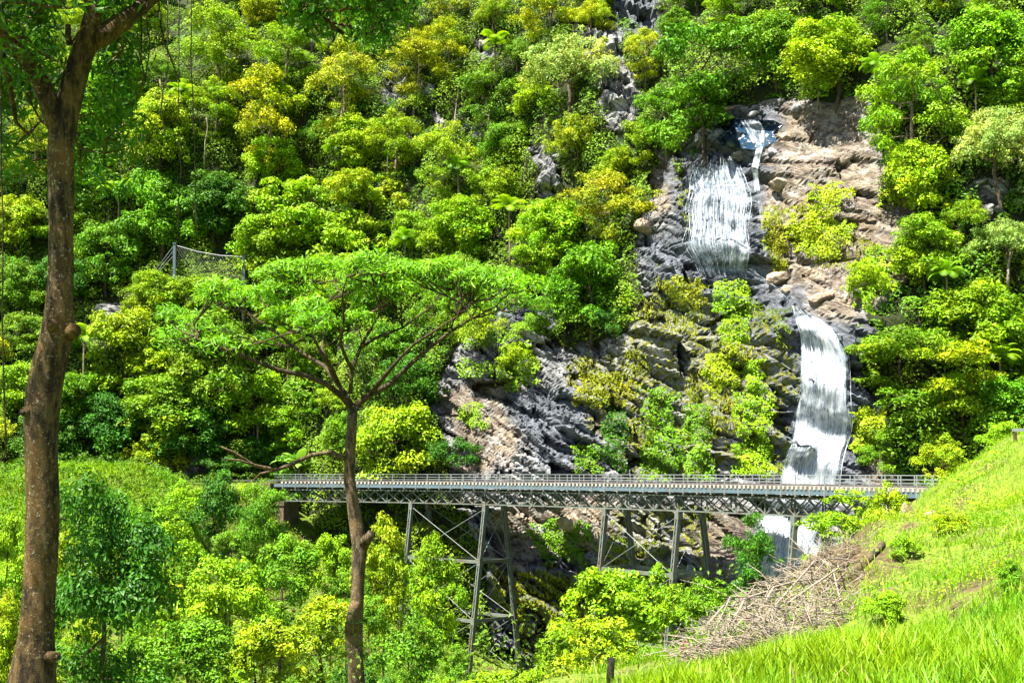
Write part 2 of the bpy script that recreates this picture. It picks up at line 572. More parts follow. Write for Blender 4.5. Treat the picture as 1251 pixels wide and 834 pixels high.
def hit(px, py):
    d = ray(px, py).normalized()
    loc, nor, i, dist = BVH_M.ray_cast(Vector((0, 0, 0)), d)
    if loc is None: return None, None
    if nor.y > 0: nor = -nor
    return loc, nor


# ------------------------------------------------------------------ the near ground
GC = [(0, 0, -1.75), (0, -12, -1.7), (-4, 2, -1.95), (4, 3, -1.45), (10, 0, -0.6), (-14, 0, -2.6), (30, 0, 4), (-40, 0, -2), (60, 40, 16), (40, 50, 8)]
for px, py, D in [(820, 838, 10.5), (1250, 834, 9), (1050, 785, 16), (1250, 762, 15), (900, 806, 19), (850, 822, 19), (1000, 745, 25), (1050, 694, 30),
                  (950, 750, 26), (880, 796, 24), (1100, 722, 25), (1200, 700, 24), (1150, 645, 36), (1250, 640, 32), (1128, 612, 50), (1200, 578, 50), (1250, 547, 50),
                  (1182, 568, 58), (885, 776, 22), (930, 722, 25), (1000, 670, 30), (1050, 648, 36), (700, 920, 10), (600, 980, 10), (740, 870, 14), (640, 900, 15), (150, 576, 108), (80, 572, 108), (220, 592, 112), (150, 690, 98), (90, 690, 98), (40, 850, 12), (432, 870, 24)]:
    p = P(px, py, D); GC.append((p.x, p.y, p.z))
GC += [(-25, 112, -9), (-27, 122, -12), (-29, 140, -14), (24, 70, -4.0), (31, 92, -3.6), (34, 84, -2.0), (27, 100, -9), (22, 80, -9), (12, 50, -7), (9, 40, -7), (5, 32, -7), (40, 80, 3), (50, 90, 6), (60, 80, 10),
       (7, 60, -15), (0, 145, -26), (12, 125, -21), (22, 110, -16), (26, 118, -13), (8, 140, -23), (-34, 160, -6), (-31, 160, -14), (-37, 135, -8), (-31, 148, -15), (-42, 150, -5), (-38, 167, -2.4), (-60, 150, -2.0), (-90, 165, -1.7), (-110, 110, 1), (-60, 108, 0.5),
       (-34, 170, -2.2), (-60, 170, -1.6), (-12, 35, -10), (-10.8, 50, -13.5), (-18, 85, -15), (-14, 100, -18), (-24, 150, -17), (-3.5, 70, -18), (-5, 110, -23), (-10, 125, -21),
       (-8, 20, -5), (-15, 20, -6.5), (-25, 35, -9), (-40, 60, -8), (-25, 60, -13), (3, 90, -18), (15, 95, -15), (-28, 98, -9), (-22, 120, -18), (-27, 135, -14),
       (-300, 0, -4), (300, 0, 60), (0, -300, 0), (-300, 300, 0), (0, 300, -30), (300, 300, 40), (-1500, 0, 0), (1500, 0, 60), (0, 1500, 0), (0, -1500, 0)]
GC = np.array(GC)
def rk_(d): return np.sqrt(d * d + 2.0)
DD = np.linalg.norm(GC[:, None, :2] - GC[None, :, :2], axis=-1)
A = np.block([[rk_(DD) - np.eye(len(GC)) * 0.15, np.ones((len(GC), 1))], [np.ones((1, len(GC))), np.zeros((1, 1))]])
Wt = np.linalg.solve(A, np.append(GC[:, 2], 0))


def ground_h(x, y):
    x, y = np.asarray(x, float), np.asarray(y, float)
    d = np.sqrt((x[..., None] - GC[:, 0]) ** 2 + (y[..., None] - GC[:, 1]) ** 2)
    z = rk_(d) @ Wt[:-1] + Wt[-1]
    far = sstep(10, 60, y)
    bk = sstep(13, 18, y) * (1 - sstep(55, 70, y)) * sstep(0, 4, x)
    z = z + bk * (fbm(x / 1.7, y / 2.2, 121, 3) - 0.5) * 1.1
    return z + (fbm(x / 6, y / 6, 101, 4) - 0.5) * (0.35 + 1.4 * far) + (fbm(x / 0.9, y / 0.9, 111, 3) - 0.5) * 0.12


ax = axis([(-1500, -200, 100), (-200, -60, 10), (-60, -16, 1.5), (-16, 30, 0.45), (30, 60, 1.5), (60, 200, 10), (200, 1500, 100)])
ay = axis([(-1500, -100, 100), (-100, -10, 8), (-10, 4, 1.5), (4, 62, 0.45), (62, 175, 1.5), (175, 250, 6), (250, 1500, 100)])
XX, YY = np.meshgrid(ax, ay)
ZZ = ground_h(XX, YY)
idx = np.arange(XX.size).reshape(XX.shape)
FG = np.stack([idx[:-1, :-1], idx[:-1, 1:], idx[1:, 1:], idx[1:, :-1]], -1).reshape(-1, 4)
VG = np.stack([XX, YY, ZZ], -1).reshape(-1, 3)
gpx, gpy = project(VG[:, 0], VG[:, 1], VG[:, 2])
bare = inpoly(gpx, gpy, [(830, 830), (900, 740), (1040, 640), (1110, 600), (1120, 640), (1060, 760), (960, 800)]) & (VG[:, 1] > 14)
bare |= inpoly(gpx, gpy, [(1180, 690), (1250, 670), (1250, 730), (1150, 760)]) & (VG[:, 1] > 14) & (VG[:, 1] < 60)
ground = obj('ground', mesh_np('ground', VG, FG, M['ground'], True, {'bare': bare.astype(float)}))
tag(ground, kind='structure')


def gz_at(x, y): return float(ground_h(np.array([x]), np.array([y]))[0])


# ------------------------------------------------------------------ leaves and trees
def rand_unit(n):
    v = RNG.normal(size=(n, 3))
    return v / np.linalg.norm(v, axis=1, keepdims=True)


def norm(v): return v / np.maximum(np.linalg.norm(v, axis=1, keepdims=True), 1e-6)


def leaf_quads(c, n, L, W, droop=0.0, fold=0.18):
    """kite-shaped leaves at c with normals n; L, W arrays"""
    N = len(c)
    t = np.cross(n, rand_unit(N)); t = norm(t)
    t[:, 2] -= droop; t = norm(t)
    s = norm(np.cross(n, t))
    n2 = np.cross(t, s)
    L = np.broadcast_to(L, N)[:, None]; W = np.broadcast_to(W, N)[:, None]
    a = c - t * L * 0.5
    b = c - t * L * 0.02 + s * W * 0.5 + n2 * W * fold
    d = c + t * L * 0.5
    e = c - t * L * 0.02 - s * W * 0.5 + n2 * W * fold
    V = np.stack([a, b, d, e], 1).reshape(-1, 3)
    Fq = np.arange(N * 4).reshape(N, 4)
    return V, Fq


def grow(trunk, targets, r_tip, power=0.5):
    """branches from the trunk polyline to each target; returns twig polylines with radii"""
    nodes = [Vector(p) for p in trunk]
    par = [-1] + list(range(len(trunk) - 1))
    load = [0.0] * len(nodes)
    order = sorted(range(len(targets)), key=lambda i: (Vector(targets[i]) - nodes[-1]).length + random.uniform(0, 0.6))
    chains = []
    for i in order:
        tg = Vector(targets[i])
        best, bi = 1e9, 0
        for k, q in enumerate(nodes):
            if k < len(trunk) * 0.45: continue
            d = (tg - q).length + max(0, q.z - tg.z) * 1.5
            if d < best: best, bi = d, k
        q = nodes[bi]
        chain = [bi]
        m = max(2, min(5, int(best / (r_tip * 25)) + 1))
        sag = Vector((random.uniform(-.12, .12), random.uniform(-.12, .12), random.uniform(-.14, .0))) * best
        for j in range(1, m + 1):
            f = j / m
            p = q.lerp(tg, f) + sag * math.sin(math.pi * f)
            nodes.append(p); par.append(chain[-1]); load.append(0.0); chain.append(len(nodes) - 1)
        k = chain[-1]
        while k >= 0:
            load[k] += 1; k = par[k]
        chains.append(chain)
    rad = [r_tip * max(1, l) ** power for l in load]
    out = []
    for ch in chains:
        r = [rad[k] for k in ch]
        r[0] = min(r[0], r[1] * 1.15)
        out.append(([nodes[k] for k in ch], r))
    return out, rad[:len(trunk)]


def crown_leaves(clumps, per_area, L, W, flat=0.75, droop=0.1, rnd=0.55, upb=0.45, full=0.0):
    Vs, tint, hue = [], [], []
    cs, ns, ls, ws = [], [], [], []
    for (c, r, hv) in clumps:
        n = max(6, int(per_area * r * r))
        d = rand_unit(n)
        d[:, 2] = np.where((d[:, 2] < -0.25) & (RNG.random(n) < 0.7 - full), -d[:, 2], d[:, 2])
        rad = r * (0.45 + 0.62 * RNG.random(n) ** 0.6 + 0.35 * (RNG.random(n) < .15) * RNG.random(n))
        p = np.array(c) + d * rad[:, None] * np.array([1, 1, flat])
        nn = norm(d * 0.7 + np.array([0, 0, upb]) + rand_unit(n) * rnd)
        sz = 0.65 + 0.7 * RNG.random(n)
        cs.append(p); ns.append(nn); ls.append(L * sz); ws.append(W * sz)
        tint.append(np.clip(0.5 + (RNG.random() - 0.5) * 0.55 + RNG.normal(size=n) * 0.27, 0, 1.25))
        hue.append(np.clip(hv + RNG.normal(size=n) * 0.2, 0, 1))
    c = np.concatenate(cs); n = np.concatenate(ns)
    V, Fq = leaf_quads(c, n, np.concatenate(ls), np.concatenate(ws), droop)
    return V, Fq, {'tint': np.repeat(np.concatenate(tint), 4), 'hue': np.repeat(np.concatenate(hue), 4)}


def make_clumps(style, W, H):
    """lobes, then clumps on each lobe's skin"""
    cl_, R = [], W / 2
    ex, ey = random.uniform(-.3, .3), random.uniform(-.3, .3)
    def lobe(c, rl, rz, n, cr):
        k_ = random.uniform(.7, 1.25); rl *= k_; rz *= k_; n = int(n * k_ + .5)
        c = (c[0] * (1 + ex) + random.uniform(-.35, .35), c[1] * (1 + ey) + random.uniform(-.35, .35), c[2] + random.uniform(-.4, .4))
        hv = 0.5 + random.uniform(-.28, .28)
        for _ in range(n):
            d = Vector(rand_unit(1)[0])
            if d.z < -0.3: d.z = -d.z * 0.6
            e = random.uniform(.6, 1.2)
            p = (c[0] + d.x * rl * e + random.uniform(-.2, .2), c[1] + d.y * rl * e + random.uniform(-.2, .2), c[2] + d.z * rz * e + random.uniform(-.25, .25))
            cl_.append((p, cr * random.choice((.5, .65, .8, .95, 1.1, 1.3)), min(1, max(0, hv + random.uniform(-.12, .12)))))
    if style == 'dense':
        for k in range(13):
            a = k * 2.4 + random.uniform(-.5, .5); q = math.sqrt((k + 0.4) / 13)
            lobe((math.cos(a) * R * 0.66 * q, math.sin(a) * R * 0.66 * q, H * (0.80 - 0.42 * q * q) + random.uniform(-.7, .5)), R * 0.36, R * 0.30, 11, R * 0.17)
        for k in range(5):
            a = k * 1.26 + random.uniform(-.4, .4); q = random.uniform(.35, .8)
            lobe((math.cos(a) * R * 0.7 * q, math.sin(a) * R * 0.7 * q, H * random.uniform(.16, .36)), R * 0.32, R * 0.28, 8, R * 0.16)
    elif style == 'open':
        for k in range(5):
            a = k * 1.26 + random.uniform(-.4, .4); q = random.uniform(.2, .6)
            lobe((math.cos(a) * R * 0.7 * q, math.sin(a) * R * 0.7 * q, H * random.uniform(.12, .4)), R * 0.25, R * 0.22, 7, R * 0.13)
        for k in range(14):
            a = k * 2.4 + random.uniform(-.6, .6); q = math.sqrt((k + 0.3) / 14)
            lobe((math.cos(a) * R * 0.72 * q, math.sin(a) * R * 0.72 * q, H * (0.92 - 0.50 * q * random.uniform(.4, 1.2))), R * 0.27, R * 0.19, 9, R * 0.13)
    elif style == 'layered':
        for k in range(16):
            a = k * 2.4 + random.uniform(-.6, .6); q = math.sqrt((k + 0.3) / 16)
            lobe((math.cos(a) * R * 0.74 * q, math.sin(a) * R * 0.74 * q, H * random.choice((0.3, 0.48, 0.62, 0.75, 0.86)) - H * 0.16 * q), R * 0.36, R * 0.16, 10, R * 0.14)
    elif style == 'feather':
        for k in range(10):
            a = k * 2.4; q = math.sqrt((k + 0.3) / 10)
            lobe((math.cos(a) * R * 0.66 * q, math.sin(a) * R * 0.66 * q, H * (0.82 - 0.34 * q * q)), R * 0.32, R * 0.3, 12, R * 0.13)
    elif style == 'shrub':
        for k in range(13):
            a = k * 2.4 + random.uniform(-.4, .4); q = math.sqrt((k + 0.2) / 13)
            lobe((math.cos(a) * R * 0.7 * q, math.sin(a) * R * 0.7 * q, H * (0.80 - 0.6 * q * q * random.uniform(.4, 1.1))), R * 0.32, R * 0.28, 8, R * 0.16)
    elif style == 'column':
        for k in range(12):
            a = k * 2.4; q = random.uniform(.2, .75)
            lobe((math.cos(a) * R * q, math.sin(a) * R * q, H * (0.14 + 0.76 * k / 11)), R * 0.5, H * 0.07, 9, R * 0.25)
    return cl_


STYLE = {  # crown width, height, leaf length, leaf width, leaves per m2 of clump
    'dense': (8, 7.8, 0.27, 0.125, 260), 'open': (8, 9.6, 0.24, 0.09, 330), 'layered': (8, 7.6, 0.26, 0.105, 300), 'feather': (8, 7.8, 0.26, 0.07, 380), 'shrub': (8, 6.4, 0.26, 0.12, 260)}


def tree_meshes(style, kind='far', scale=1.0, bark=None, leafmat=None):
    W, H, L, Wd, pa = STYLE[style] if kind == 'far' else NEAR[kind]
    cl_ = make_clumps(style, W, H)
    V, Fq, at = crown_leaves(cl_, pa, L, Wd, 0.85 if style != 'layered' else 0.6, droop=0.25 if style == 'feather' else 0.1)
    crown = mesh_np('crown', V, Fq, leafmat or M['leaf'], False, at)
    tr = [(0, 0, -0.6 * W / 8 if kind == 'far' else -1.5 * H)]
    x = y = 0
    for k in range(1, 7):
        x += random.uniform(-.16, .16) * W / 8; y += random.uniform(-.16, .16) * W / 8
        tr.append((x, y, H * 0.62 * k / 6))
    tg = [c for (c, r, h) in cl_]
    if len(tg) > 70: tg = random.sample(tg, 70)
    tw, rt = grow(tr, tg, 0.016 * W / 8 if style != 'shrub' else 0.011 * W / 8, 0.5)
    mb = MB()
    rt = [max(r, rt[-1]) for r in rt]; rt[0] *= 1.35
    mb.tube(tr, rt, 7)
    for p, r in tw: mb.tube(p, r, 4, cap=False)
    return mb.mesh('trunk', bark or M['bark'], True), crown


NEAR = {'near_shrub': (5, 4.6, 0.19, 0.085, 620), 'near_leafy': (5, 6.4, 0.18, 0.09, 420), 'near_tree': (5, 5.6, 0.18, 0.075, 760), 'near_airy': (5, 4.6, 0.20, 0.07, 560)}
PROTO = {}
for st, n in (('dense', 4), ('open', 4), ('layered', 3), ('feather', 2), ('shrub', 3)):
    PROTO[st] = [tree_meshes(st, bark=M['bark_pale'] if st == 'open' else M['bark']) for _ in range(n)]
NPROTO = {
    'near_shrub': [tree_meshes('shrub', 'near_shrub') for _ in range(3)],
    'near_leafy': [tree_meshes('column', 'near_leafy', leafmat=M['leaf_gloss']) for _ in range(2)],
    'near_tree': [tree_meshes('open', 'near_tree') for _ in range(2)] + [tree_meshes('dense', 'near_tree')],
    'near_airy': [tree_meshes('layered', 'near_airy') for _ in range(2)],
}


def tree(name, loc, scale, meshes, color, label, cat, group=None, rz=0.0, sz=1.0):
    root = empty(name, loc, label, cat, group, rz)
    root.scale = (scale * random.uniform(.85, 1.2), scale * random.uniform(.85, 1.2), scale * sz)
    t = obj('trunk', meshes[0], root)
    c = obj('crown', meshes[1], root)
    c.color = (*color, 1)
    return root


# ------------------------------------------------------------------ water
R0 = random.Random(5)
def fall(left, right, rows, cols, layers, dens=0.55, off=0.25, dil=1, strands=0):
    def along(pl, t):
        pl = np.array(pl, float)
        d = np.concatenate([[0], np.cumsum(np.hypot(*np.diff(pl, axis=0).T))]); d /= d[-1]
        return np.interp(t, d, pl[:, 0]), np.interp(t, d, pl[:, 1])
    Vv, Ff, UV, De = [], [], [], []
    base = 0
    vn2 = fbm(np.arange(cols) * .28, np.full(cols, 1.7 + left[0][0]), 13, 3)
    vn_ = np.stack([fbm(np.arange(rows) * .22, np.full(rows, 3.3 + left[0][0]), 3, 3), fbm(np.arange(rows) * .22, np.full(rows, 9.1 + left[0][1]), 3, 3)], 1)
    for lay in range(layers):
        pts = np.zeros((rows, cols, 3)); de = np.zeros((rows, cols)); uv = np.zeros((rows, cols, 2))
        for i in range(rows):
            t = i / (rows - 1)
            lx, ly = along(left, t); rx, ry = along(right, t)
            wd_ = abs(rx - lx); lx += math.sin(i * .31 + lx * .01) * .025 * wd_; rx += math.sin(i * .23 + 2) * .025 * wd_
            for j in range(cols):
                s = j / (cols - 1)
                q, n_ = hit(lx + (rx - lx) * s, ly + (ry - ly) * s)
                pts[i, j] = q if q is not None else pts[i, j - 1]
                e = min(s, 1 - s) * 2
                edge = 0.1 + 0.9 * min(1, e * 3.0 + .9 * (vn_[i, 0 if s < .5 else 1] - .5))
                de[i, j] = (dens * edge + .35 * (float(vn2[j]) - .5)) * (0.45 + .55 * min(1, t / .10)) * (0.5 + .5 * min(1, (1 - t) / .06))
        # water bridges the cracks: pull to the nearest (outermost) depth around, then smooth
        yy = pts[:, :, 1]
        sm = yy.copy()
        for _ in range(dil):
            m = sm.copy()
            for ddx in (-1, 0, 1):
                for ddy in (-1, 0, 1):
                    m = np.minimum(m, np.roll(np.roll(sm, ddx, 0), ddy, 1) + 0.08)
            sm = (m * 2 + np.roll(m, 1, 0) + np.roll(m, -1, 0) + np.roll(m, 1, 1) + np.roll(m, -1, 1)) / 6
            sm[0], sm[-1], sm[:, 0], sm[:, -1] = m[0], m[-1], m[:, 0], m[:, -1]
        k = (np.minimum(sm, yy) - off * (.5 + lay) - 0.25 * (fbm(pts[:, :, 0] * 1.5, pts[:, :, 2] * 0.3, 5 + lay, 3) - 0.3)) 
        for _ in range(9):
            k[1:-1] = (k[1:-1] * 2 + k[:-2] + k[2:]) / 4
        pts *= (np.minimum(k, yy - .03) / yy)[:, :, None]
        if lay == 0:
            pts0 = pts.copy()
            for _ in range(10):
                pts0[1:-1] = (pts0[1:-1] * 2 + pts0[:-2] + pts0[2:]) / 4
                pts0[:, 1:-1] = (pts0[:, 1:-1] * 2 + pts0[:, :-2] + pts0[:, 2:]) / 4
        seg = np.linalg.norm(np.diff(pts, axis=0), axis=2).mean(1)
        vv = np.concatenate([[0], np.cumsum(seg)])
        w0 = np.linalg.norm(pts[:, -1] - pts[:, 0], axis=1).mean()
        for i in range(rows):
            uv[i, :, 0] = np.linspace(0, w0, cols) + lay * 31.7 + left[0][0]; uv[i, :, 1] = vv[i] + lay * 13.1
        ix = base + np.arange(rows * cols).reshape(rows, cols)
        Ff.append(np.stack([ix[:-1, :-1], ix[1:, :-1], ix[1:, 1:], ix[:-1, 1:]], -1).reshape(-1, 4))
        Vv.append(pts.reshape(-1, 3)); UV.append(uv.reshape(-1, 2)); De.append(de.ravel() - 0.1 * lay)
        base += rows * cols
    G = pts0
    for k_ in range(strands):
        t0 = R0.random() ** 1.6 * .75; ln = R0.uniform(.15, .6); t1_ = min(1.0, t0 + ln); s_ = R0.uniform(.07, .93); wn_ = R0.uniform(.04, .16)
        n_ = max(6, int((t1_ - t0) * rows)); ou = R0.uniform(.06, .30); dr = R0.uniform(-.04, .04)
        V_, D_, U_ = [], [], []
        for i in range(n_ + 1):
            f = i / n_; t = t0 + (t1_ - t0) * f
            ss = min(.995, max(.005, s_ + dr * f * f + .006 * math.sin(f * 5 + k_)))
            a_, b_ = t * (rows - 1), ss * (cols - 1); ia, ib = min(rows - 2, int(a_)), min(cols - 2, int(b_)); fa, fb = a_ - ia, b_ - ib
            p = (G[ia, ib] * (1 - fb) + G[ia, ib + 1] * fb) * (1 - fa) + (G[ia + 1, ib] * (1 - fb) + G[ia + 1, ib + 1] * fb) * fa
            p = p * ((p[1] - ou) / p[1]); w_ = wn_ * (math.sin(math.pi * min(1, .1 + .85 * f)) ** .5) * R0.uniform(.85, 1.15)
            for q_ in (-1, 0, 1):
                V_.append((p[0] + q_ * w_ + R0.uniform(-.02, .02), p[1] - (0 if q_ else .06), p[2])); D_.append(R0.uniform(.62, .80) if q_ == 0 else .05); U_.append((k_ * 3.7 + q_ * w_, f * (t1_ - t0) * 16 + k_))
        ix = base + np.arange((n_ + 1) * 3).reshape(-1, 3)
        Ff.append(np.stack([ix[:-1, :-1], ix[1:, :-1], ix[1:, 1:], ix[:-1, 1:]], -1).reshape(-1, 4))
        Vv.append(np.array(V_)); De.append(np.array(D_)); UV.append(np.array(U_)); base += (n_ + 1) * 3
    me = mesh_np('water', np.concatenate(Vv), np.concatenate(Ff), M['water'], True, {'dens': np.concatenate(De)}, np.concatenate(UV))
    return tag(obj('water', me), kind='structure')


fall([(848, 194), (831, 225), (829, 268), (828, 300), (836, 320), (852, 338)], [(902, 190), (918, 214), (925, 250), (925, 290), (922, 318), (918, 338)], 70, 40, 2, 0.59, strands=95)
fall([(924, 176), (917, 205), (920, 235)], [(934, 178), (928, 205), (930, 235)], 24, 6, 1, 0.72)
fall([(922, 232), (928, 270), (930, 320)], [(929, 232), (936, 270), (939, 320)], 30, 5, 1, 0.5)
fall([(905, 330), (940, 352), (966, 372)], [(915, 322), (950, 346), (985, 376)], 24, 8, 1, 0.45, strands=5)
fall([(966, 372), (972, 400), (975, 440), (972, 475), (965, 520), (954, 560), (941, 600), (930, 630)],
     [(984, 378), (1024, 398), (1040, 430), (1047, 470), (1046, 520), (1040, 560), (1030, 600), (1020, 630)], 90, 36, 2, 0.69, strands=120)
fall([(925, 622), (898, 660), (884, 700), (880, 745)], [(1018, 622), (1012, 670), (1004, 720), (995, 765)], 50, 34, 2, 0.74, strands=100)
fall([(866, 690), (855, 700), (850, 740)], [(915, 625), (900, 670), (885, 740)], 30, 16, 1, 0.40)
# pool above the falls
pool = fall([(893, 145), (878, 152), (884, 160), (874, 168), (882, 178)], [(944, 147), (957, 153), (946, 162), (950, 171), (928, 184)], 26, 30, 1, 0.5, 0.12, 1, strands=0)
pool.data.materials.clear(); pool.data.materials.append(M['pool'])

fall([(898, 146), (908, 158), (915, 172), (922, 182)], [(926, 145), (938, 158), (938, 170), (934, 184)], 16, 14, 1, 0.62, 0.3, strands=14)

# ------------------------------------------------------------------ the railway bridge
BP = [(345, 168.0), (503, 157.0), (593, 148.5), (740, 133.0), (829, 124.0), (971, 109.5), (1125, 94.0)]
bp = np.array([((px - CX) / FPX / (cp - (CY - 618) / FPX * sp) * D, D) for px, D in BP])
# cubic through the points, by chord length
S = np.concatenate([[0], np.cumsum(np.linalg.norm(np.diff(bp, axis=0), axis=1))])
def spline(S, Q):
    n = len(S); h = np.diff(S)
    A = np.zeros((n, n)); b = np.zeros((n, Q.shape[1])); A[0, 0] = A[-1, -1] = 1
    A[0, 1] = -1; A[-1, -2] = -1
    for i in range(1, n - 1):
        A[i, i - 1], A[i, i], A[i, i + 1] = h[i - 1], 2 * (h[i - 1] + h[i]), h[i]
        b[i] = 6 * ((Q[i + 1] - Q[i]) / h[i] - (Q[i] - Q[i - 1]) / h[i - 1])
    m = np.linalg.solve(A, b)
    def f(s):
        i = int(np.clip(np.searchsorted(S, s) - 1, 0, n - 2)); t = s - S[i]; H = h[i]; u = S[i + 1] - s
        return (m[i] * u ** 3 + m[i + 1] * t ** 3) / (6 * H) + (Q[i] / H - m[i] * H / 6) * u + (Q[i + 1] / H - m[i + 1] * H / 6) * t
    return f
bsp = spline(S, bp)
SEND = S[-1]
def bpt(s, off=0.0, z=0.0):
    """point on the bridge: s along it, off metres from the near truss towards the mountain"""
    sc = min(max(s, 0.0), SEND)
    a, b = bsp(max(sc - 0.3, 0)), bsp(min(sc + 0.3, SEND))
    t = (b - a) / np.linalg.norm(b - a)
    p = bsp(sc) + t * (s - sc)
    return Vector((p[0] - t[1] * off, p[1] + t[0] * off, z))
WB = 3.1
Z_RAIL, Z_SLT, Z_SLB, Z_BB, Z_TT, Z_TB = -0.22, -1.17, -1.47, -1.86, -2.22, -3.86
OV = -0.55       # deck edge stands proud of the truss
bridge = empty('railway_bridge', bpt(0, 1.5, -12), 'long curved grey steel railway trestle bridge crossing in front of the waterfall', 'bridge')
bridge_inv = bridge.location.copy()
def bb(mb, name, mat, parent, smooth=False):
    o = mb.build(name, mat, parent, smooth)
    p = parent
    off = Vector((0, 0, 0))
    while p is not None:
        off += p.location; p = p.parent
    o.data.transform(__import__('mathutils').Matrix.Translation(-off))
    return o
s0, s1 = -1.0, SEND + 6
def strip(off, z, w, h, a=s0, b=s1, step=1.0):
    mb = MB(); n = int((b - a) / step)
    pts = []
    for i in range(n + 1):
        s = a + (b - a) * i / n
        A_, B_ = bpt(s, off - w / 2, z), bpt(s, off + w / 2, z)
        pts.append((A_, B_))
    base = 0
    for A_, B_ in pts:
        mb.v += [tuple(A_ - Vector((0, 0, h / 2))), tuple(B_ - Vector((0, 0, h / 2))), tuple(B_ + Vector((0, 0, h / 2))), tuple(A_ + Vector((0, 0, h / 2)))]
    for i in range(n):
        for k in range(4):
            k2 = (k + 1) % 4
            mb.q.append([i * 4 + k, (i + 1) * 4 + k, (i + 1) * 4 + k2, i * 4 + k2])
    mb.q.append([0, 1, 2, 3]); mb.q.append([n * 4 + 3, n * 4 + 2, n * 4 + 1, n * 4])
    return mb
# side girders and the longitudinal beams below the sleepers
for off in (OV, WB - OV):
    g = strip(off, (Z_SLB + Z_BB) / 2, 0.10, Z_SLB - Z_BB)
    g2 = strip(off, Z_BB - 0.02, 0.26, 0.05)
    k = len(g.v); g.v += g2.v; g.q += [[i + k for i in f] for f in g2.q]
    bb(g, 'side_girder', M['steel_blue'], bridge)
bb(strip(WB / 2, Z_BB + 0.12, WB + 0.6, 0.10), 'deck_floor', M['steel_rail'], bridge)
for off in (WB / 2 - 0.53, WB / 2 + 0.53):
    bb(strip(off, Z_SLT + 0.09, 0.075, 0.16), 'rail', M['steel_rail'], bridge)
bb(strip(WB / 2 + 1.35, Z_SLT + 0.05, 0.5, 0.05), 'walkway', M['galv'], bridge)
# sleepers: the hundred nearest one by one, the others as one part
ns = int((SEND + 4) / 0.62)
sl_all = [0.3 + 0.62 * i for i in range(ns)]
near_sl, far_sl = sl_all[-100:], sl_all[:-100]
def sleeper_mb(mb, s):
    a, b = bpt(s, OV - 0.12, (Z_SLT + Z_SLB) / 2), bpt(s, WB - OV + 0.12, (Z_SLT + Z_SLB) / 2)
    mb.bar(a, b, 0.26, 0.27)
mb = MB()
for s in far_sl: sleeper_mb(mb, s)
o = bb(mb, 'sleeper', M['sleeper'], bridge); o['kind'] = 'stuff'
for s in near_sl:
    mb = MB(); sleeper_mb(mb, s); bb(mb, 'sleeper', M['sleeper'], bridge)
# railings
for off in (OV - 0.05, WB - OV + 0.05):
    r = strip(off, Z_RAIL, 0.05, 0.05)
    for z in (Z_RAIL - 0.34, Z_RAIL - 0.62):
        r2 = strip(off, z, 0.035, 0.035); k = len(r.v); r.v += r2.v; r.q += [[i + k for i in f] for f in r2.q]
    ro = bb(r, 'railing', M['galv'], bridge)
    s = 0.4
    while s < SEND + 5:
        mb = MB()
        mb.bar(bpt(s, off - 0.02, Z_RAIL), bpt(s, off - 0.02, Z_BB - 0.05), 0.075, 0.075)
        mb.bar(bpt(s, off - 0.05, Z_SLB - 0.02), bpt(s, off - 0.05, Z_BB - 0.22), 0.12, 0.14)
        bb(mb, 'railing_post', M['galv'], ro)
        s += 2.02
# trusses, one per span
C2 = S[5] + 10.5
marks = [0.4, S[1], S[2], S[3], S[4], S[5], C2, SEND + 3]
for a, b in zip(marks[:-1], marks[1:]):
    n = max(2, int(round((b - a) / 2.0)))
    for off in (0.0, WB):
        mb, mt = MB(), MB()
        bb_ = [a + (b - a) * i / n for i in range(n + 1)]
        for i in range(n):
            p, q = bb_[i], bb_[i + 1]
            mb.bar(bpt(p, off, Z_TB + 0.08), bpt(q, off, Z_TB + 0.08), 0.22, 0.13)
            mt.bar(bpt(p, off, Z_TT - 0.07), bpt(q, off, Z_TT - 0.07), 0.22, 0.13)
        tr = bpy.data.objects.new('truss_span', None); tr.location = bpt((a + b) / 2, off, Z_TB) - bridge_inv; link(tr, bridge)
        bb(mb, 'bottom_chord', M['steel'], tr); bb(mt, 'top_chord', M['steel'], tr)
        lat = MB()
        for i in range(n):
            p, q = bb_[i], bb_[i + 1]
            for sgn, (u, v) in enumerate(((Z_TB + 0.1, Z_TT - 0.1), (Z_TT - 0.1, Z_TB + 0.1))):
                e = -0.05 if sgn else 0.05
                lat.bar(bpt(p, off + e, u), bpt(q, off + e, v), 0.035, 0.13)
            c = bpt(p, off - 0.06, Z_TB + 0.2)
            lat.bar(c - Vector((0, 0, .17)), c + Vector((0, 0, .17)), 0.34, 0.02)
        bb(lat, 'lattice', M['steel'], tr)
        for i in range(0, n + 1, 2):
            v = MB(); v.bar(bpt(bb_[i], off, Z_TB + 0.14), bpt(bb_[i], off, Z_TT - 0.13), 0.13, 0.13)
            bb(v, 'upright', M['steel'], tr)
# floor beams between the trusses, deck brackets
for s in np.arange(0.8, SEND + 2, 2.0):
    mb = MB()
    mb.bar(bpt(s, OV + .08, Z_TT + 0.1), bpt(s, WB - OV - .08, Z_TT + 0.1), 0.16, 0.2)
    if int(s) % 4 == 0: mb.bar(bpt(s, 0.12, Z_TT - 0.2), bpt(s, WB - 0.12, Z_TB + 0.15), 0.08, 0.08)
    bb(mb, 'cross_beam', M['steel'], bridge)
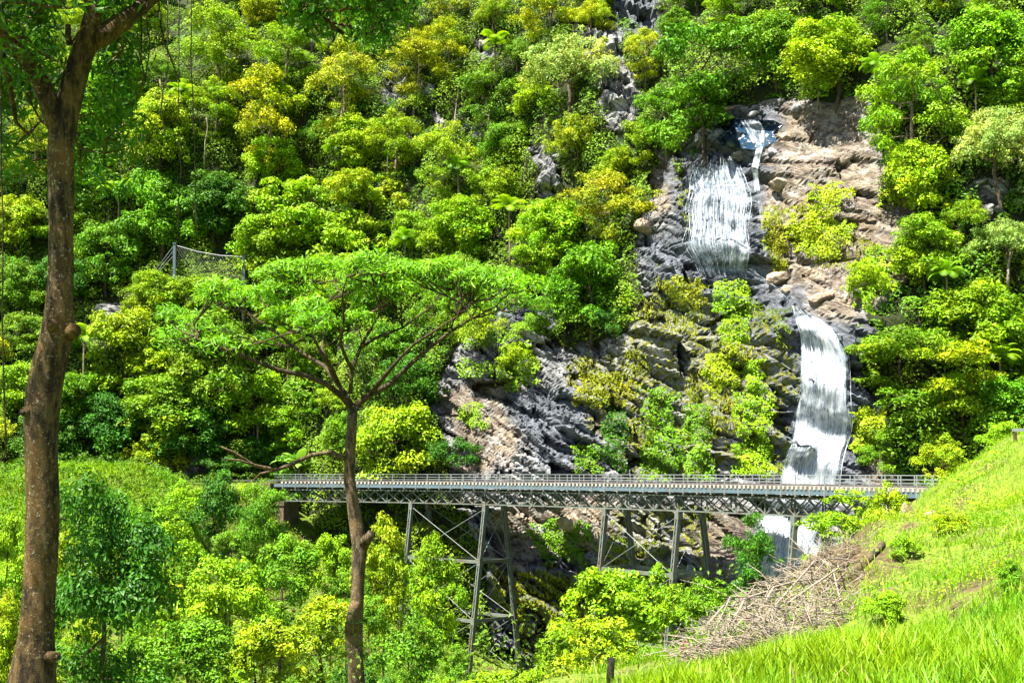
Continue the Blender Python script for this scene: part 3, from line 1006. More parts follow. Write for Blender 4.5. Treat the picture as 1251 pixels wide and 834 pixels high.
# trestle towers
def tower(sa, sb, zbase, levels):
    c = (bpt(sa, WB / 2, zbase) + bpt(sb, WB / 2, zbase)) / 2
    tw = bpy.data.objects.new('trestle_tower', None); tw.location = c - bridge_inv; link(tw, bridge)
    slope = 1 / 7.5
    def leg_p(s, side, z): return bpt(s, (-(Z_TB - z) * slope if side == 0 else WB + (Z_TB - z) * slope), z)
    for s in (sa, sb):
        for side in (0, 1):
            mb = MB()
            top = leg_p(s, side, Z_TB)
            a, b = leg_p(s, side, Z_TB - 0.3), leg_p(s, side, zbase)
            # two channels laced together
            ax_ = (bpt(s + .5, 0) - bpt(s - .5, 0)).normalized()
            mb.bar(a - ax_ * 0.18, b - ax_ * 0.18, 0.48, 0.12, ax_)
            mb.bar(a + ax_ * 0.18, b + ax_ * 0.18, 0.48, 0.12, ax_)
            nl = int((a - b).length / 0.45)
            for i in range(nl):
                p, q = a.lerp(b, i / nl), a.lerp(b, (i + 1) / nl)
                sg = 1 if i % 2 else -1
                nrm = (bpt(s, 1) - bpt(s, 0)).normalized()
                for e in (-0.20, 0.20):
                    mb.bar(p - ax_ * 0.1 * sg + nrm * e, q + ax_ * 0.1 * sg + nrm * e, 0.02, 0.07)
            mb.bar(top + Vector((0, 0, 0.02)), top - Vector((0, 0, 0.75)), 0.62, 0.56, ax_)
            for z in levels:
                g = leg_p(s, side, z); mb.bar(g + Vector((0, 0, .4)), g - Vector((0, 0, .4)), 0.54, 0.56, ax_)
            bb(mb, 'leg', M['steel'], tw)
            ft = MB(); f0 = leg_p(s, side, zbase); ft.bar(f0 + Vector((0, 0, .1)), f0 - Vector((0, 0, 2.5)), 1.3, 1.3)
            bb(ft, 'footing', M['masonry'], tw)
    zs = [Z_TB - 0.4] + list(levels)
    ends = ((sa, 0), (sb, 0), (sb, 1), (sa, 1))
    for z in levels:
        for i in range(4):
            p, q = leg_p(*ends[i], z), leg_p(*ends[(i + 1) % 4], z)
            d = (q - p).normalized() * 0.2
            mb = MB(); mb.bar(p + d, q - d, 0.28, 0.36); bb(mb, 'strut', M['steel'], tw)
    for zu, zl in zip(zs[:-1], zs[1:]):
        for i in range(4):
            p, q = ends[i], ends[(i + 1) % 4]
            mb = MB()
            mb.tube([leg_p(*p, zu), leg_p(*q, zl)], [0.03, 0.03], 5)
            mb.tube([leg_p(*q, zu), leg_p(*p, zl)], [0.03, 0.03], 5)
            bb(mb, 'tie_rod', M['galv'], tw)
tower(S[1], S[2], -25.5, (-10.5, -17.3, -24.2))
tower(S[3], S[4], -21.5, (-10.1, -17.0))
tower(S[5], C2, -17.5, (-10.2, -16.5))
# masonry abutments
for s, zb, dd in ((-0.4, -14.0, 1.6), (SEND + 4.5, -8.0, 2.0)):
    mb = MB()
    a, b = bpt(s, -0.3, 0), bpt(s, WB + 0.3, 0)
    ax_ = (bpt(s + .5, 0) - bpt(s - .5, 0)).normalized()
    for (z0, z1, e) in ((zb, Z_TB - 0.02, 0.0), (Z_TB - 0.55, Z_TB - 0.03, 0.14)):
        n_ = (b - a).normalized() * e
        p = [a - n_ - ax_ * (dd / 2 + e), b + n_ - ax_ * (dd / 2 + e), b + n_ + ax_ * (dd / 2 + e), a - n_ + ax_ * (dd / 2 + e)]
        mb.box8([Vector((q.x, q.y, z0)) for q in p] + [Vector((q.x, q.y, z1)) for q in p])
    bb(mb, 'abutment', M['masonry'], bridge)

# the track on its bank left of the bridge
trk = MB()
trk2 = strip(WB / 2 - 0.53, Z_SLT + 0.09, 0.075, 0.16, -40, -1.2); t3 = strip(WB / 2 + 0.53, Z_SLT + 0.09, 0.075, 0.16, -40, -1.2)
trackbed = strip(WB / 2, -2.1, 5.0, 1.4, -42, -1.4)
t_root = empty('railway_track', bpt(-20, 1.5, -1.5), 'railway track on a pale ballast bank leading to the left bridge end', 'railway track')
bb(trackbed, 'ballast_bed', M['masonry'], t_root); bb(trk2, 'rail', M['steel_rail'], t_root); bb(t3, 'rail', M['steel_rail'], t_root)

# ------------------------------------------------------------------ hillside trees
R_ = random.Random(3)
TREES = [  # crown centre and width in the photo, style, colour
    (862, 92, 150, 'layered', 'mid'), (700, 92, 105, 'feather', 'pale'), (590, 112, 84, 'open', 'mid'), (505, 60, 92, 'open', 'gold'), (548, 45, 70, 'open', 'yg'),
    (540, 190, 80, 'open', 'yg'), (722, 335, 112, 'dense', 'mid'), (682, 275, 84, 'dense', 'lime'), (748, 235, 92, 'open', 'orange'), (690, 352, 80, 'layered', 'mid'),
    (330, 130, 112, 'open', 'gold'), (270, 50, 96, 'open', 'yg'), (420, 92, 100, 'open', 'gold'), (195, 150, 92, 'dense', 'yg'), (195, 255, 100, 'dense', 'mid'),
    (262, 235, 92, 'dense', 'dark'), (392, 265, 132, 'layered', 'lime'), (330, 285, 92, 'dense', 'lime'), (450, 240, 96, 'layered', 'yg'), (130, 305, 80, 'dense', 'mid'),
    (22, 262, 70, 'dense', 'yg'), (20, 345, 66, 'dense', 'mid'), (22, 470, 74, 'dense', 'lime'), (152, 425, 104, 'dense', 'yg'), (255, 440, 118, 'dense', 'mid'),
    (196, 492, 100, 'dense', 'mid'), (310, 485, 92, 'dense', 'lime'), (355, 515, 64, 'dense', 'lime'), (125, 525, 90, 'dense', 'dark'), (485, 545, 116, 'dense', 'lime'),
    (240, 520, 90, 'dense', 'dark'), (635, 445, 58, 'shrub', 'lime'), (1115, 110, 140, 'open', 'lime'), (1022, 55, 112, 'dense', 'lime'), (950, 40, 100, 'dense', 'mid'), (1212, 60, 112, 'dense', 'lime'),
    (1222, 185, 112, 'feather', 'pale'), (1120, 205, 100, 'dense', 'yg'), (1130, 300, 92, 'dense', 'lime'), (1205, 385, 120, 'dense', 'lime'), (1100, 430, 112, 'layered', 'mid'),
    (1178, 445, 124, 'layered', 'yg'), (1230, 300, 84, 'feather', 'pale'), (1112, 530, 76, 'shrub', 'mid'), (1230, 490, 90, 'dense', 'mid'), (1078, 562, 54, 'shrub', 'mid'),
    (1170, 500, 84, 'shrub', 'lime'), (1060, 350, 60, 'shrub', 'yg'), (790, 175, 60, 'shrub', 'lime'), (815, 130, 70, 'open', 'mid'), (640, 320, 80, 'layered', 'lime'), (560, 270, 84, 'dense', 'lime'),
    (600, 240, 70, 'shrub', 'lime'), (620, 170, 66, 'dense', 'mid'), (655, 125, 70, 'shrub', 'yg'), (760, 205, 64, 'shrub', 'lime'), (480, 160, 80, 'open', 'yg'), (440, 170, 72, 'dense', 'lime'),
    (560, 350, 70, 'shrub', 'mid'), (90, 480, 70, 'dense', 'mid'), (420, 540, 70, 'shrub', 'mid'), (560, 560, 60, 'shrub', 'dark'), (1245, 420, 70, 'dense', 'lime'), (500, 480, 80, 'shrub', 'dark'), (470, 430, 90, 'shrub', 'mid'),
    (650, 410, 46, 'shrub', 'fern'), (585, 412, 60, 'shrub', 'lime'),
]
CNAME['fern'] = 'fern green'


def fill_style(px, py):
    r = R_.random()
    if px > 820:
        if py < 140: return R_.choice(('dense', 'dense', 'layered', 'open')), R_.choice(('lime', 'lime', 'mid', 'yg'))
        return R_.choice(('dense', 'layered', 'shrub', 'feather')), R_.choice(('lime', 'lime', 'yg', 'mid', 'pale'))
    if py < 190:
        return R_.choice(('open', 'open', 'dense', 'feather')), R_.choice(('gold', 'yg', 'yg', 'lime', 'mid'))
    if py < 340:
        return R_.choice(('dense', 'layered', 'open', 'shrub')), R_.choice(('yg', 'lime', 'lime', 'mid'))
    return R_.choice(('dense', 'dense', 'shrub', 'layered')), R_.choice(('mid', 'mid', 'lime', 'dark', 'yg'))


rock_small = [[(798, 215), (830, 200), (880, 130), (1060, 128), (1078, 180), (1070, 240), (1120, 246), (1100, 300), (1085, 370), (1045, 410),
               (1052, 470), (1085, 530), (1095, 600), (1030, 780), (560, 800), (556, 600), (540, 490), (575, 425), (700, 424), (792, 404), (772, 330), (795, 282)],
              [(745, -20), (805, -20), (808, 45), (765, 50)], [(735, 60), (765, 60), (775, 160), (745, 160)], [(115, 368), (182, 362), (185, 390), (120, 400)], [(606, 370), (690, 372), (680, 398)],
              [(184, 300), (300, 312), (300, 352), (184, 345)], [(480, 95), (528, 105), (520, 122), (472, 128)], [(535, 142), (598, 152), (588, 165), (540, 160)], [(655, 176), (676, 172), (686, 238), (658, 250)], [(458, 238), (480, 200), (492, 238)], [(1188, 218), (1222, 218), (1222, 262), (1192, 258)]]
def in_rock(px, py): return any(inpoly(np.array([float(px)]), np.array([float(py)]), p)[0] for p in rock_small)
pts = [(t[0], t[1], t[2]) for t in TREES]
tries = 0
while tries < 9000 and len(TREES) < 292:
    tries += 1
    px, py = R_.uniform(-40, 1290), R_.uniform(-30, 575)
    w = R_.uniform(50, 92) * (0.92 if py < 150 else 1.0)
    if in_rock(px, py) or in_rock(px, py + w * 0.35) or in_rock(px + w * .3, py) or in_rock(px - w * .3, py) or in_rock(px, py + w * .15) or in_rock(px, py - w * .2): continue
    if px > 1060 and py > 540: continue
    if any((px - a) ** 2 + (py - b) ** 2 < (0.38 * (w + c)) ** 2 for a, b, c in pts): continue
    st, co = fill_style(px, py)
    TREES.append((px, py, w, st, co)); pts.append((px, py, w))

LM = [('the upper waterfall', 875, 265), ('the lower waterfall', 1010, 480), ('the brown boulders', 1000, 200), ('the grey rock wall', 690, 490), ('the wire mesh fence', 245, 325),
      ('the dark cliff at the top', 780, 30), ('the left bridge end', 330, 585), ('the umbrella-shaped tree', 430, 350), ('the thick mottled trunk', 65, 420), ('the pale silvery tree', 700, 92), ('the grassy slope', 1190, 600), ('the top left corner', 60, 20), ('the top right corner', 1200, 20), ('the top middle', 480, 20)]
FORM = {'dense': 'rounded tree', 'open': 'open-crowned tree', 'layered': 'spreading tree', 'feather': 'feathery tree', 'shrub': 'low bushy tree'}
ORD = 'first second third fourth fifth sixth seventh eighth ninth tenth eleventh twelfth thirteenth fourteenth fifteenth sixteenth'.split()


def rel(px, py, skip=()):
    best = min((l for l in LM if l[0] not in skip), key=lambda l: math.hypot(px - l[1], py - l[2]))
    dx, dy = px - best[1], py - best[2]
    if 'corner' in best[0] or 'middle' in best[0]:
        return 'near ' + best[0]
    if abs(dx) < 1.2 * abs(dy): return ('above ' if dy < 0 else 'below ') + best[0]
    return ('left of ' if dx < 0 else 'right of ') + best[0]


def uniquify(entries):
    """entries: dicts with 'what', 'where', px, w -> adds 'label'"""
    groups = {}
    for e in entries: groups.setdefault((e['what'], e['where']), []).append(e)
    for (what, where), es in groups.items():
        if len(es) == 1: es[0]['label'] = what + ' growing ' + where
        elif len(es) == 2 and max(es[0]['w'], es[1]['w']) > 1.25 * min(es[0]['w'], es[1]['w']):
            es.sort(key=lambda e: e['w'])
            es[0]['label'] = 'smaller of the two %ss %s' % (what, where); es[1]['label'] = 'larger of the two %ss %s' % (what, where)
        else:
            es.sort(key=lambda e: e['px'])
            for i, e in enumerate(es):
                o = 'leftmost' if i == 0 else 'rightmost' if i == len(es) - 1 else ORD[i] + ' from left'
                e['label'] = '%s of the %s %ss %s' % (o, {2: 'two', 3: 'three', 4: 'four', 5: 'five', 6: 'six', 7: 'seven', 8: 'eight', 9: 'nine', 10: 'ten'}.get(len(es), 'many'), what, where)


ents = []
for (px, py, w, st, co) in TREES:
    W0, H0 = STYLE[st][0], STYLE[st][1]
    w = w * 1.2
    zc = {'dense': 0.60, 'open': 0.66, 'layered': 0.60, 'feather': 0.60, 'shrub': 0.48}[st]
    # crown centre in the photo -> foot on the slope
    dy = zc * H0 / W0 * w
    q, n_ = hit(px, py + dy)
    if q is None: continue
    sc = w * q.y / FPX / W0
    ents.append(dict(px=px, py=py, w=w, st=st, co=co, q=q, sc=sc, what='%s %s' % (CNAME[co], FORM[st]), where=rel(px, py, ('the pale silvery tree',) if co == 'pale' and st == 'feather' and abs(px - 700) < 5 else ())))
uniquify(ents)
GR = {'dense': 'rounded hillside trees', 'open': 'open-crowned hillside trees', 'layered': 'spreading hillside trees', 'feather': 'feathery hillside trees', 'shrub': 'low bushy hillside trees'}
NM = {'dense': 'rainforest_tree', 'open': 'open_crowned_tree', 'layered': 'spreading_tree', 'feather': 'feathery_tree', 'shrub': 'bushy_tree'}
for i, e in enumerate(ents):
    c = np.array(FC[e['co']]) * R_.uniform(0.85, 1.15) * np.array([R_.uniform(0.85, 1.2), 1, R_.uniform(.8, 1.3)])
    tree(NM[e['st']], e['q'] - Vector((0, 0, 0.2)), e['sc'], R_.choice(PROTO[e['st']]), tuple(c), e['label'], 'tree', GR[e['st']], R_.uniform(0, 6.28), R_.uniform(0.9, 1.12))

dead = []
for (px, py, h) in [(557, 165, 60), (512, 135, 66), (252, 205, 60), (1225, 350, 50), (330, 178, 52), (416, 170, 60), (598, 195, 56), (150, 215, 60), (1100, 215, 50), (470, 240, 46), (640, 235, 40)]:
    q, n_ = hit(px, py)
    dead.append(dict(px=px, py=py, w=h, q=q, what='slender pale dead tree', where=rel(px, py)))
uniquify(dead)
for e in dead:
    H = e['w'] * e['q'].y / FPX; m_ = MB(); x = y = 0; pl = [Vector((0, 0, -1))]
    for i in range(1, 8): x += R_.uniform(-.2, .2); y += R_.uniform(-.2, .2); pl.append(Vector((x, y, H * i / 7)))
    m_.tube(pl, [.16, .14, .13, .12, .10, .085, .06, .03], 6)
    for i in range(9):
        b = pl[3].lerp(pl[7], R_.random()); a = R_.uniform(0, 6.28); L_ = H * R_.uniform(.1, .24)
        c_ = b + Vector((math.cos(a) * L_, math.sin(a) * L_, L_ * R_.uniform(.3, 1.0)))
        m_.tube([b, b.lerp(c_, .5) + Vector((0, 0, -.1)), c_], [.05, .04, .018], 4, False)
    o = m_.build('dead_tree', M['deadwood'], None, True); o.location = e['q'] + Vector((0, -1.2, .6))
    tag(o, e['label'], 'dead tree', 'bare dead trees on the hillside')

def palm_meshes(seed, H=7.0, nf=15, Lf=3.0):
    rr = random.Random(seed); tb_ = MB()
    tb_.tube([(0, 0, -1), (.1, 0, H * .3), (.15, .1, H * .65), (.1, .1, H)], [.16, .13, .11, .1], 7)
    Vs, n_ = [], 0; tint, hue = [], []
    for k_ in range(nf):
        a = k_ * 2.4 + rr.uniform(-.2, .2); el = rr.uniform(.15, 1.25); p = Vector((.1, .1, H)); t_ = rr.uniform(.2, 1.0)
        for i in range(16):
            f = i / 15; ang = el - f * f * 1.9
            d = Vector((math.cos(a) * math.cos(ang), math.sin(a) * math.cos(ang), math.sin(ang))); q = p + d * Lf / 15
            sd_ = Vector((-math.sin(a), math.cos(a), 0)); l_ = Lf * .26 * math.sin(math.pi * min(1, .15 + .85 * f)) ** .8 + .03
            for sg in (-1, 1):
                e = p.lerp(q, .5) + sd_ * sg * l_ + d * l_ * .5 - Vector((0, 0, l_ * .35))
                Vs += [tuple(p), tuple(q), tuple(e + d * .03), tuple(e - d * .03)]; tint += [t_ + rr.uniform(-.15, .15)] * 4; hue += [.55] * 4
            p = q
    V_ = np.array(Vs)
    return tb_.mesh('trunk', M['bark_pale'], True), mesh_np('crown', V_, np.arange(len(V_)).reshape(-1, 4), M['leaf_gloss'], False, {'tint': np.array(tint), 'hue': np.array(hue)})
PALM = [palm_meshes(1), palm_meshes(2, 5.0, 17, 2.6), palm_meshes(3, 8.5, 13, 2.8)]
pal = []
for (px, py, w) in [(152, 262, 52), (306, 402, 46), (566, 212, 44), (628, 292, 46), (1072, 92, 46), (1158, 345, 54), (1218, 445, 52), (112, 452, 50), (228, 120, 44), (418, 205, 44), (500, 300, 46), (1000, 100, 42), (610, 75, 40), (1190, 130, 48), (360, 440, 44), (60, 560, 46)]:
    q, n_ = hit(px, py + w * .9)
    if q is not None: pal.append(dict(px=px, py=py, w=w, q=q, what='feather-leaved palm', where=rel(px, py)))
uniquify(pal)
for e in pal:
    sc = e['w'] * e['q'].y / FPX / 5.2
    tree('palm', e['q'] + Vector((-.6, -2.2, .4)), sc, R_.choice(PALM), tuple(np.array(FC[R_.choice(('mid', 'lime', 'lime'))])), e['label'], 'palm', 'palms among the hillside trees', R_.uniform(0, 6.28))

# ------------------------------------------------------------------ undergrowth on the mountainside (stuff)
def scatter_cover(n, xr, zr, cell, hmax, L, W, keep, seed):
    x = RNG.uniform(*xr, n); z = RNG.uniform(*zr, n)
    y = mountain_base(x, z)
    px, py = project(x, y, z)
    m = (px > -120) & (px < 1370) & (py > -120) & keep(x, y, z, px, py)
    x, y, z, px, py = x[m], y[m], z[m], px[m], py[m]
    d1, d2, ra, rb, rc, rx, ry = cells(x / cell, z / cell, seed)
    rr = 0.45 + 0.3 * ra
    h = hmax * (0.35 + 0.8 * rb) * np.sqrt(np.clip(1 - (d1 / rr) ** 2, 0, 1))
    sl = norm(np.stack([np.full_like(x, -0.3), np.full_like(x, -0.75), np.full_like(x, 0.55)], 1))
    c = np.stack([x, y, z], 1) + sl * (h * RNG.uniform(0.8, 1.05, len(x)) - 0.1)[:, None]
    nn = norm(sl * 0.5 + np.stack([rx, np.full_like(rx, -0.1), ry], 1) * 1.1 + np.array([0, 0, 0.45]) + rand_unit(len(x)) * 0.55)
    s = RNG.uniform(0.65, 1.35, len(x))
    V, Fq = leaf_quads(c, nn, L * s, W * s, 0.1)
    tint = np.clip(0.3 + 0.45 * rc + RNG.normal(size=len(x)) * 0.18, 0, 1.2)
    hue = np.clip(fbm(x / 9, z / 9, seed + 5, 3) * 1.5 - 0.3 + (ra - .5) * 0.5, 0, 1)
    return V, Fq, {'tint': np.repeat(tint, 4), 'hue': np.repeat(hue, 4)}

def nonrock(x, y, z, px, py):
    r = masks(x, y, z)[0] < 0.5
    return r & (z > -30)
PA = scatter_cover(680000, (-95, 85), (-22, 112), 2.4, 1.8, 0.40, 0.19, nonrock, 201)
PB = scatter_cover(420000, (-95, 85), (-22, 112), 5.2, 4.2, 0.42, 0.19, lambda x, y, z, px, py: nonrock(x, y, z, px, py) & (cells(x / 5.2, z / 5.2, 231)[2] > .35), 231)
V = np.concatenate([PA[0], PB[0]]); Fq = np.concatenate([PA[1], PB[1] + len(PA[0])]); at = {k: np.concatenate([PA[2][k], PB[2][k]]) for k in PA[2]}
ug = obj('undergrowth', mesh_np('undergrowth', V, Fq, M['leaf'], False, at)); ug.color = (0.095, 0.18, 0.004, 1)  # base colour darkened to stand in for shade in the gaps between crowns
tag(ug, 'low green undergrowth covering the mountainside between the trees', 'undergrowth', kind='stuff')

# moss and hanging grass on the wet rock (stuff)
def mossy(x, y, z, px, py):
    r, t_, m_, w_ = masks(x, y, z)
    return (m_ > 0.5) & (r > 0.5) & (fbm(x / 3.0, z / 4.5, 77, 4) > 0.54)
def rock_scatter(n, xr, zr, keep, L, W, droop, out=0.25):
    x = RNG.uniform(*xr, n); z = RNG.uniform(*zr, n); y = mountain_base(x, z)
    px, py = project(x, y, z)
    m = keep(x, y, z, px, py)
    x, z = x[m], z[m]
    ii = np.clip(np.searchsorted(gx, x), 0, len(gx) - 1); jj = np.clip(np.searchsorted(gz, z), 0, len(gz) - 1)
    y = Y[jj, ii]
    c = np.stack([x, y - RNG.uniform(0.02, out, len(x)), z], 1)
    nn = norm(np.array([[-0.3, -0.8, 0.4]]) + rand_unit(len(x)) * 0.6)
    s = RNG.uniform(0.6, 1.4, len(x))
    V, Fq = leaf_quads(c, nn, L * s, W * s, droop)
    tint = np.clip(0.2 + 0.6 * fbm(x / 1.5, z / 1.5, 9, 3) + RNG.normal(size=len(x)) * 0.2, 0, 1.2)
    hue = np.clip(fbm(x / 4, z / 4, 19, 3) * 1.6 - 0.4, 0, 1)
    return V, Fq, {'tint': np.repeat(tint, 4), 'hue': np.repeat(hue, 4)}
V, Fq, at = rock_scatter(120000, (-5, 48), (-22, 40), mossy, 0.42, 0.10, 1.2)
mo = obj('moss', mesh_np('moss', V, Fq, M['leaf'], False, at)); mo.color = (*FC['moss'], 1)
tag(mo, 'yellow-green moss and hanging grass on the wet rock face', 'moss', kind='stuff')

# climbing plants on the rock, each a thing
VINES = [([(788, 478), (832, 476), (838, 560), (815, 590), (784, 588)], 'mid', 'leafy green creeper curtain on the grey rock left of the lower waterfall'),
         ([(840, 500), (872, 496), (876, 588), (836, 588)], 'mid', 'narrow dark creeper curtain beside the larger one on the grey rock'),
         ([(905, 442), (930, 440), (950, 500), (946, 588), (895, 588), (908, 520)], 'lime', 'tall bright creeper hanging down the rock just left of the lower waterfall'),
         ([(872, 350), (915, 345), (918, 420), (880, 425)], 'lime', 'bright green plant patch on the wet rock below the upper waterfall'),
         ([(548, 400), (600, 392), (628, 408), (618, 424), (560, 428)], 'fern', 'fern bank along the ledge above the dark rock hollow'),
         ([(560, 440), (600, 446), (606, 462), (565, 462)], 'fern', 'small fern patch on the ledge under the dark rock hollow'),
         ([(612, 425), (645, 418), (662, 462), (640, 480), (605, 470)], 'lime', 'bushy lime plant clump clinging to the middle of the grey rock wall'),
         ([(640, 640), (700, 632), (728, 650), (712, 690), (660, 690)], 'mid', 'leafy shrub growing over the rocks seen beneath the bridge'),
         ([(968, 262), (1010, 255), (1050, 300), (1010, 318), (960, 300)], 'yg', 'yellow-green scrub in a seam between the brown boulders'),
         ([(740, 480), (770, 520), (765, 580), (735, 560)], 'dark', 'dark creeper patch in the crack of the grey rock wall'),
     ([(985, 235), (1030, 225), (1050, 245), (1000, 262)], 'yg', 'narrow scrub strip across the middle of the brown boulders'), ([(1040, 330), (1090, 300), (1100, 350), (1060, 385)], 'lime', 'bright scrub at the right end of the brown boulders'),
         ([(930, 270), (955, 262), (965, 330), (940, 335)], 'moss', 'mossy tuft strip on the rock just right of the upper waterfall'), ([(700, 470), (735, 455), (790, 470), (760, 500), (705, 500)], 'moss', 'yellow mossy ledge across the grey rock wall'),
         ([(860, 440), (905, 420), (900, 480), (868, 490)], 'yg', 'yellow-green tuft patch on the wet rock above the tall creeper'), ([(820, 340), (868, 345), (860, 380), (815, 375)], 'moss', 'yellow moss cushion on the dark wet rock below the upper waterfall'),
         ([(560, 500), (590, 490), (600, 520), (570, 530)], 'lime', 'small green plant clump low on the left of the grey rock wall'), ([(700, 545), (740, 550), (735, 580), (700, 578)], 'mid', 'small leafy clump on the rock just above the bridge railing'),
         ([(1040, 505), (1070, 498), (1085, 530), (1050, 555)], 'yg', 'mossy scrub patch on the rock right of the lower waterfall')]
for poly, co, lab in VINES:
    xs = [p[0] for p in poly]; ys = [p[1] for p in poly]
    cs, ns = [], []
    want = int((max(xs) - min(xs)) * (max(ys) - min(ys)) * 1.0)
    am = min(34, .5 * min(max(xs) - min(xs), max(ys) - min(ys)))
    for _ in range(want):
        a, b = R_.uniform(min(xs), max(xs)), R_.uniform(min(ys), max(ys))
        wa = a + am * (float(vnoise(np.array([a / 9]), np.array([b / 9]), 3)[0]) - .5); wb = b + am * (float(vnoise(np.array([a / 9 + 40]), np.array([b / 9]), 4)[0]) - .5)
        if not inpoly(np.array([wa]), np.array([wb]), poly)[0]: continue
        q, n_ = hit(a, b)
        if q is None: continue
        cs.append(q); ns.append((n_.x, n_.y, n_.z))
    c = np.array([tuple(q) for q in cs]); n_ = np.array(ns)
    if len(c) < 5: continue
    org = c.mean(0)
    d1, d2, ra, rb, rc, rx, ry = cells(c[:, 0] / 1.3, c[:, 2] / 1.7, 7)
    c = c + norm(n_ * 0.3 + np.array([-0.3, -0.8, 0.3])) * (0.1 + 0.75 * np.sqrt(np.clip(1 - (d1 / 0.75) ** 2, 0, 1)) * RNG.uniform(.7, 1.05, len(c)))[:, None]
    nn = norm(np.array([-.2, -.6, .5]) + np.stack([rx, rx * 0, ry], 1) + rand_unit(len(c)) * 0.6)
    s = RNG.uniform(.6, 1.35, len(c))
    V, Fq = leaf_quads(c - org, nn, 0.27 * s, 0.15 * s, 0.3)
    o = obj('climbing_plant', mesh_np('climbing_plant', V, Fq, M['leaf'], False, {'tint': np.repeat(np.clip(.3 + .5 * rc + RNG.normal(size=len(c)) * .18, 0, 1.2), 4), 'hue': np.repeat(np.clip(.3 + .5 * ra, 0, 1), 4)}))
    o.location = org; o.color = (*FC[co], 1)
    tag(o, lab, 'plant', 'climbing plants on the rock')

# ------------------------------------------------------------------ shrubs in the gorge and on the near slopes
SHRUBS = [  # centre px, centre py, width px, height px, depth, colour, proto, label
    (266, 628, 78, 92, 96, 'dark', 'near_shrub', 'round dark shrub with sunlit top beside the left bridge end'),
    (322, 648, 64, 104, 92, 'mid', 'near_leafy', 'upright green shrub against the brown pier of the bridge'),
    (128, 725, 150, 260, 38, 'dark', 'near_leafy', 'big glossy dark shrub right beside the thick mottled trunk'),
    (205, 668, 84, 84, 78, 'lime', 'near_shrub', 'soft lime bush below the grassy mound'),
    (150, 660, 90, 90, 70, 'mid', 'near_shrub', 'green bush directly under the grassy mound'),
    (275, 745, 110, 110, 60, 'lime', 'near_shrub', 'lime bush with a dark hollow below the round dark shrub'),
    (345, 722, 120, 130, 72, 'mid', 'near_tree', 'bushy tree below the dark opening under the bridge'),
    (390, 792, 120, 120, 48, 'yg', 'near_tree', 'yellow-green thin-leaved bush left of the slim central trunk'),
    (232, 805, 130, 110, 42, 'mid', 'near_shrub', 'green bush at the bottom beside the big glossy shrub'),
    (310, 808, 110, 110, 45, 'yg', 'near_shrub', 'yellowish bush at the bottom, left of the thin-leaved one'),
    (405, 690, 60, 84, 88, 'lime', 'near_shrub', 'bright bush just left of the slim central trunk under the bridge'),
    (468, 718, 84, 150, 66, 'yg', 'near_tree', 'yellow-green slender bush just right of the slim central trunk'),
    (528, 735, 84, 140, 84, 'lime', 'near_tree', 'tall bright bush hiding the foot of the left trestle tower'),
    (500, 805, 90, 100, 56, 'mid', 'near_shrub', 'green bush at the bottom below the left trestle tower'),
    (600, 850, 100, 50, 48, 'lime', 'near_shrub', 'low lime bush at the bottom edge in front of the left tower'),
    (750, 748, 140, 118, 74, 'lime', 'near_shrub', 'broad bright bush hiding the middle trestle tower'),
    (738, 800, 120, 100, 56, 'yg', 'near_shrub', 'yellow-green bush behind the cut stump'),
    (808, 745, 84, 90, 80, 'lime', 'near_shrub', 'lime bush right of the broad bush in front of the middle tower'),
    (690, 815, 70, 80, 62, 'lime', 'near_shrub', 'small lime bush left of the cut stump'),
    (868, 750, 96, 72, 72, 'mid', 'near_shrub', 'green bush between the middle tower and the brush pile'),
    (922, 684, 74, 92, 92, 'dark', 'near_airy', 'dark open tree standing before the foaming foot of the waterfall'),
    (1040, 655, 112, 92, 70, 'lime', 'near_airy', 'bright airy tree in front of the right end of the bridge'),
    (1090, 618, 60, 50, 60, 'yg', 'near_shrub', 'low scrub by the pale rocks at the right bridge end'),
    (6, 640, 60, 130, 50, 'lime', 'near_shrub', 'lime bush at the left edge behind the thick mottled trunk'),
    (2, 760, 70, 170, 26, 'yg', 'near_tree', 'yellow-green sapling at the lower left edge'),
    (1150, 560, 60, 50, 62, 'yg', 'near_shrub', 'scrubby bush on the crest of the grassy slope'),
    (1225, 535, 60, 44, 56, 'lime', 'near_shrub', 'lime bush by the small white rail on the slope crest'),
    (228, 612, 54, 44, 106, 'lime', 'near_shrub', 'small rounded lime bush on the right flank of the grassy mound'),
    (192, 640, 66, 56, 98, 'mid', 'near_shrub', 'rounded green bush at the foot of the grassy mound'),
    (98, 636, 74, 62, 92, 'mid', 'near_shrub', 'rounded bush between the thick mottled trunk and the grassy mound'),
    (300, 606, 44, 36, 118, 'yg', 'near_shrub', 'yellow-green bush on the bank beside the left abutment'),
    (1082, 742, 58, 46, 24, 'lime', 'near_shrub', 'clump of tall weeds on the near slope beside the brush pile'),
    (1236, 706, 50, 40, 24, 'mid', 'near_shrub', 'darker weed clump near the right edge of the grassy slope'),
    (1162, 640, 54, 34, 36, 'yg', 'near_shrub', 'yellowish weed clump in the middle of the grassy slope'),
    (1108, 668, 40, 32, 32, 'lime', 'near_shrub', 'weed clump on the slope just above the fallen log'),
    (800, 815, 60, 56, 40, 'mid', 'near_shrub', 'small dark green bush just right of the cut stump'),
]
def onhill(px, py, lo=14, hi=64):
    """point where the view line through a photo pixel meets the near ground"""
    d = ray(px, py); t = lo
    prev = None
    while t < hi:
        p = d * (t / d.y)
        if p.z < gz_at(p.x, p.y): return p
        t += 0.4
    return d * (hi / d.y)
fill = []
cen = [(a[0], a[1], a[2]) for a in SHRUBS]
tr_ = 0
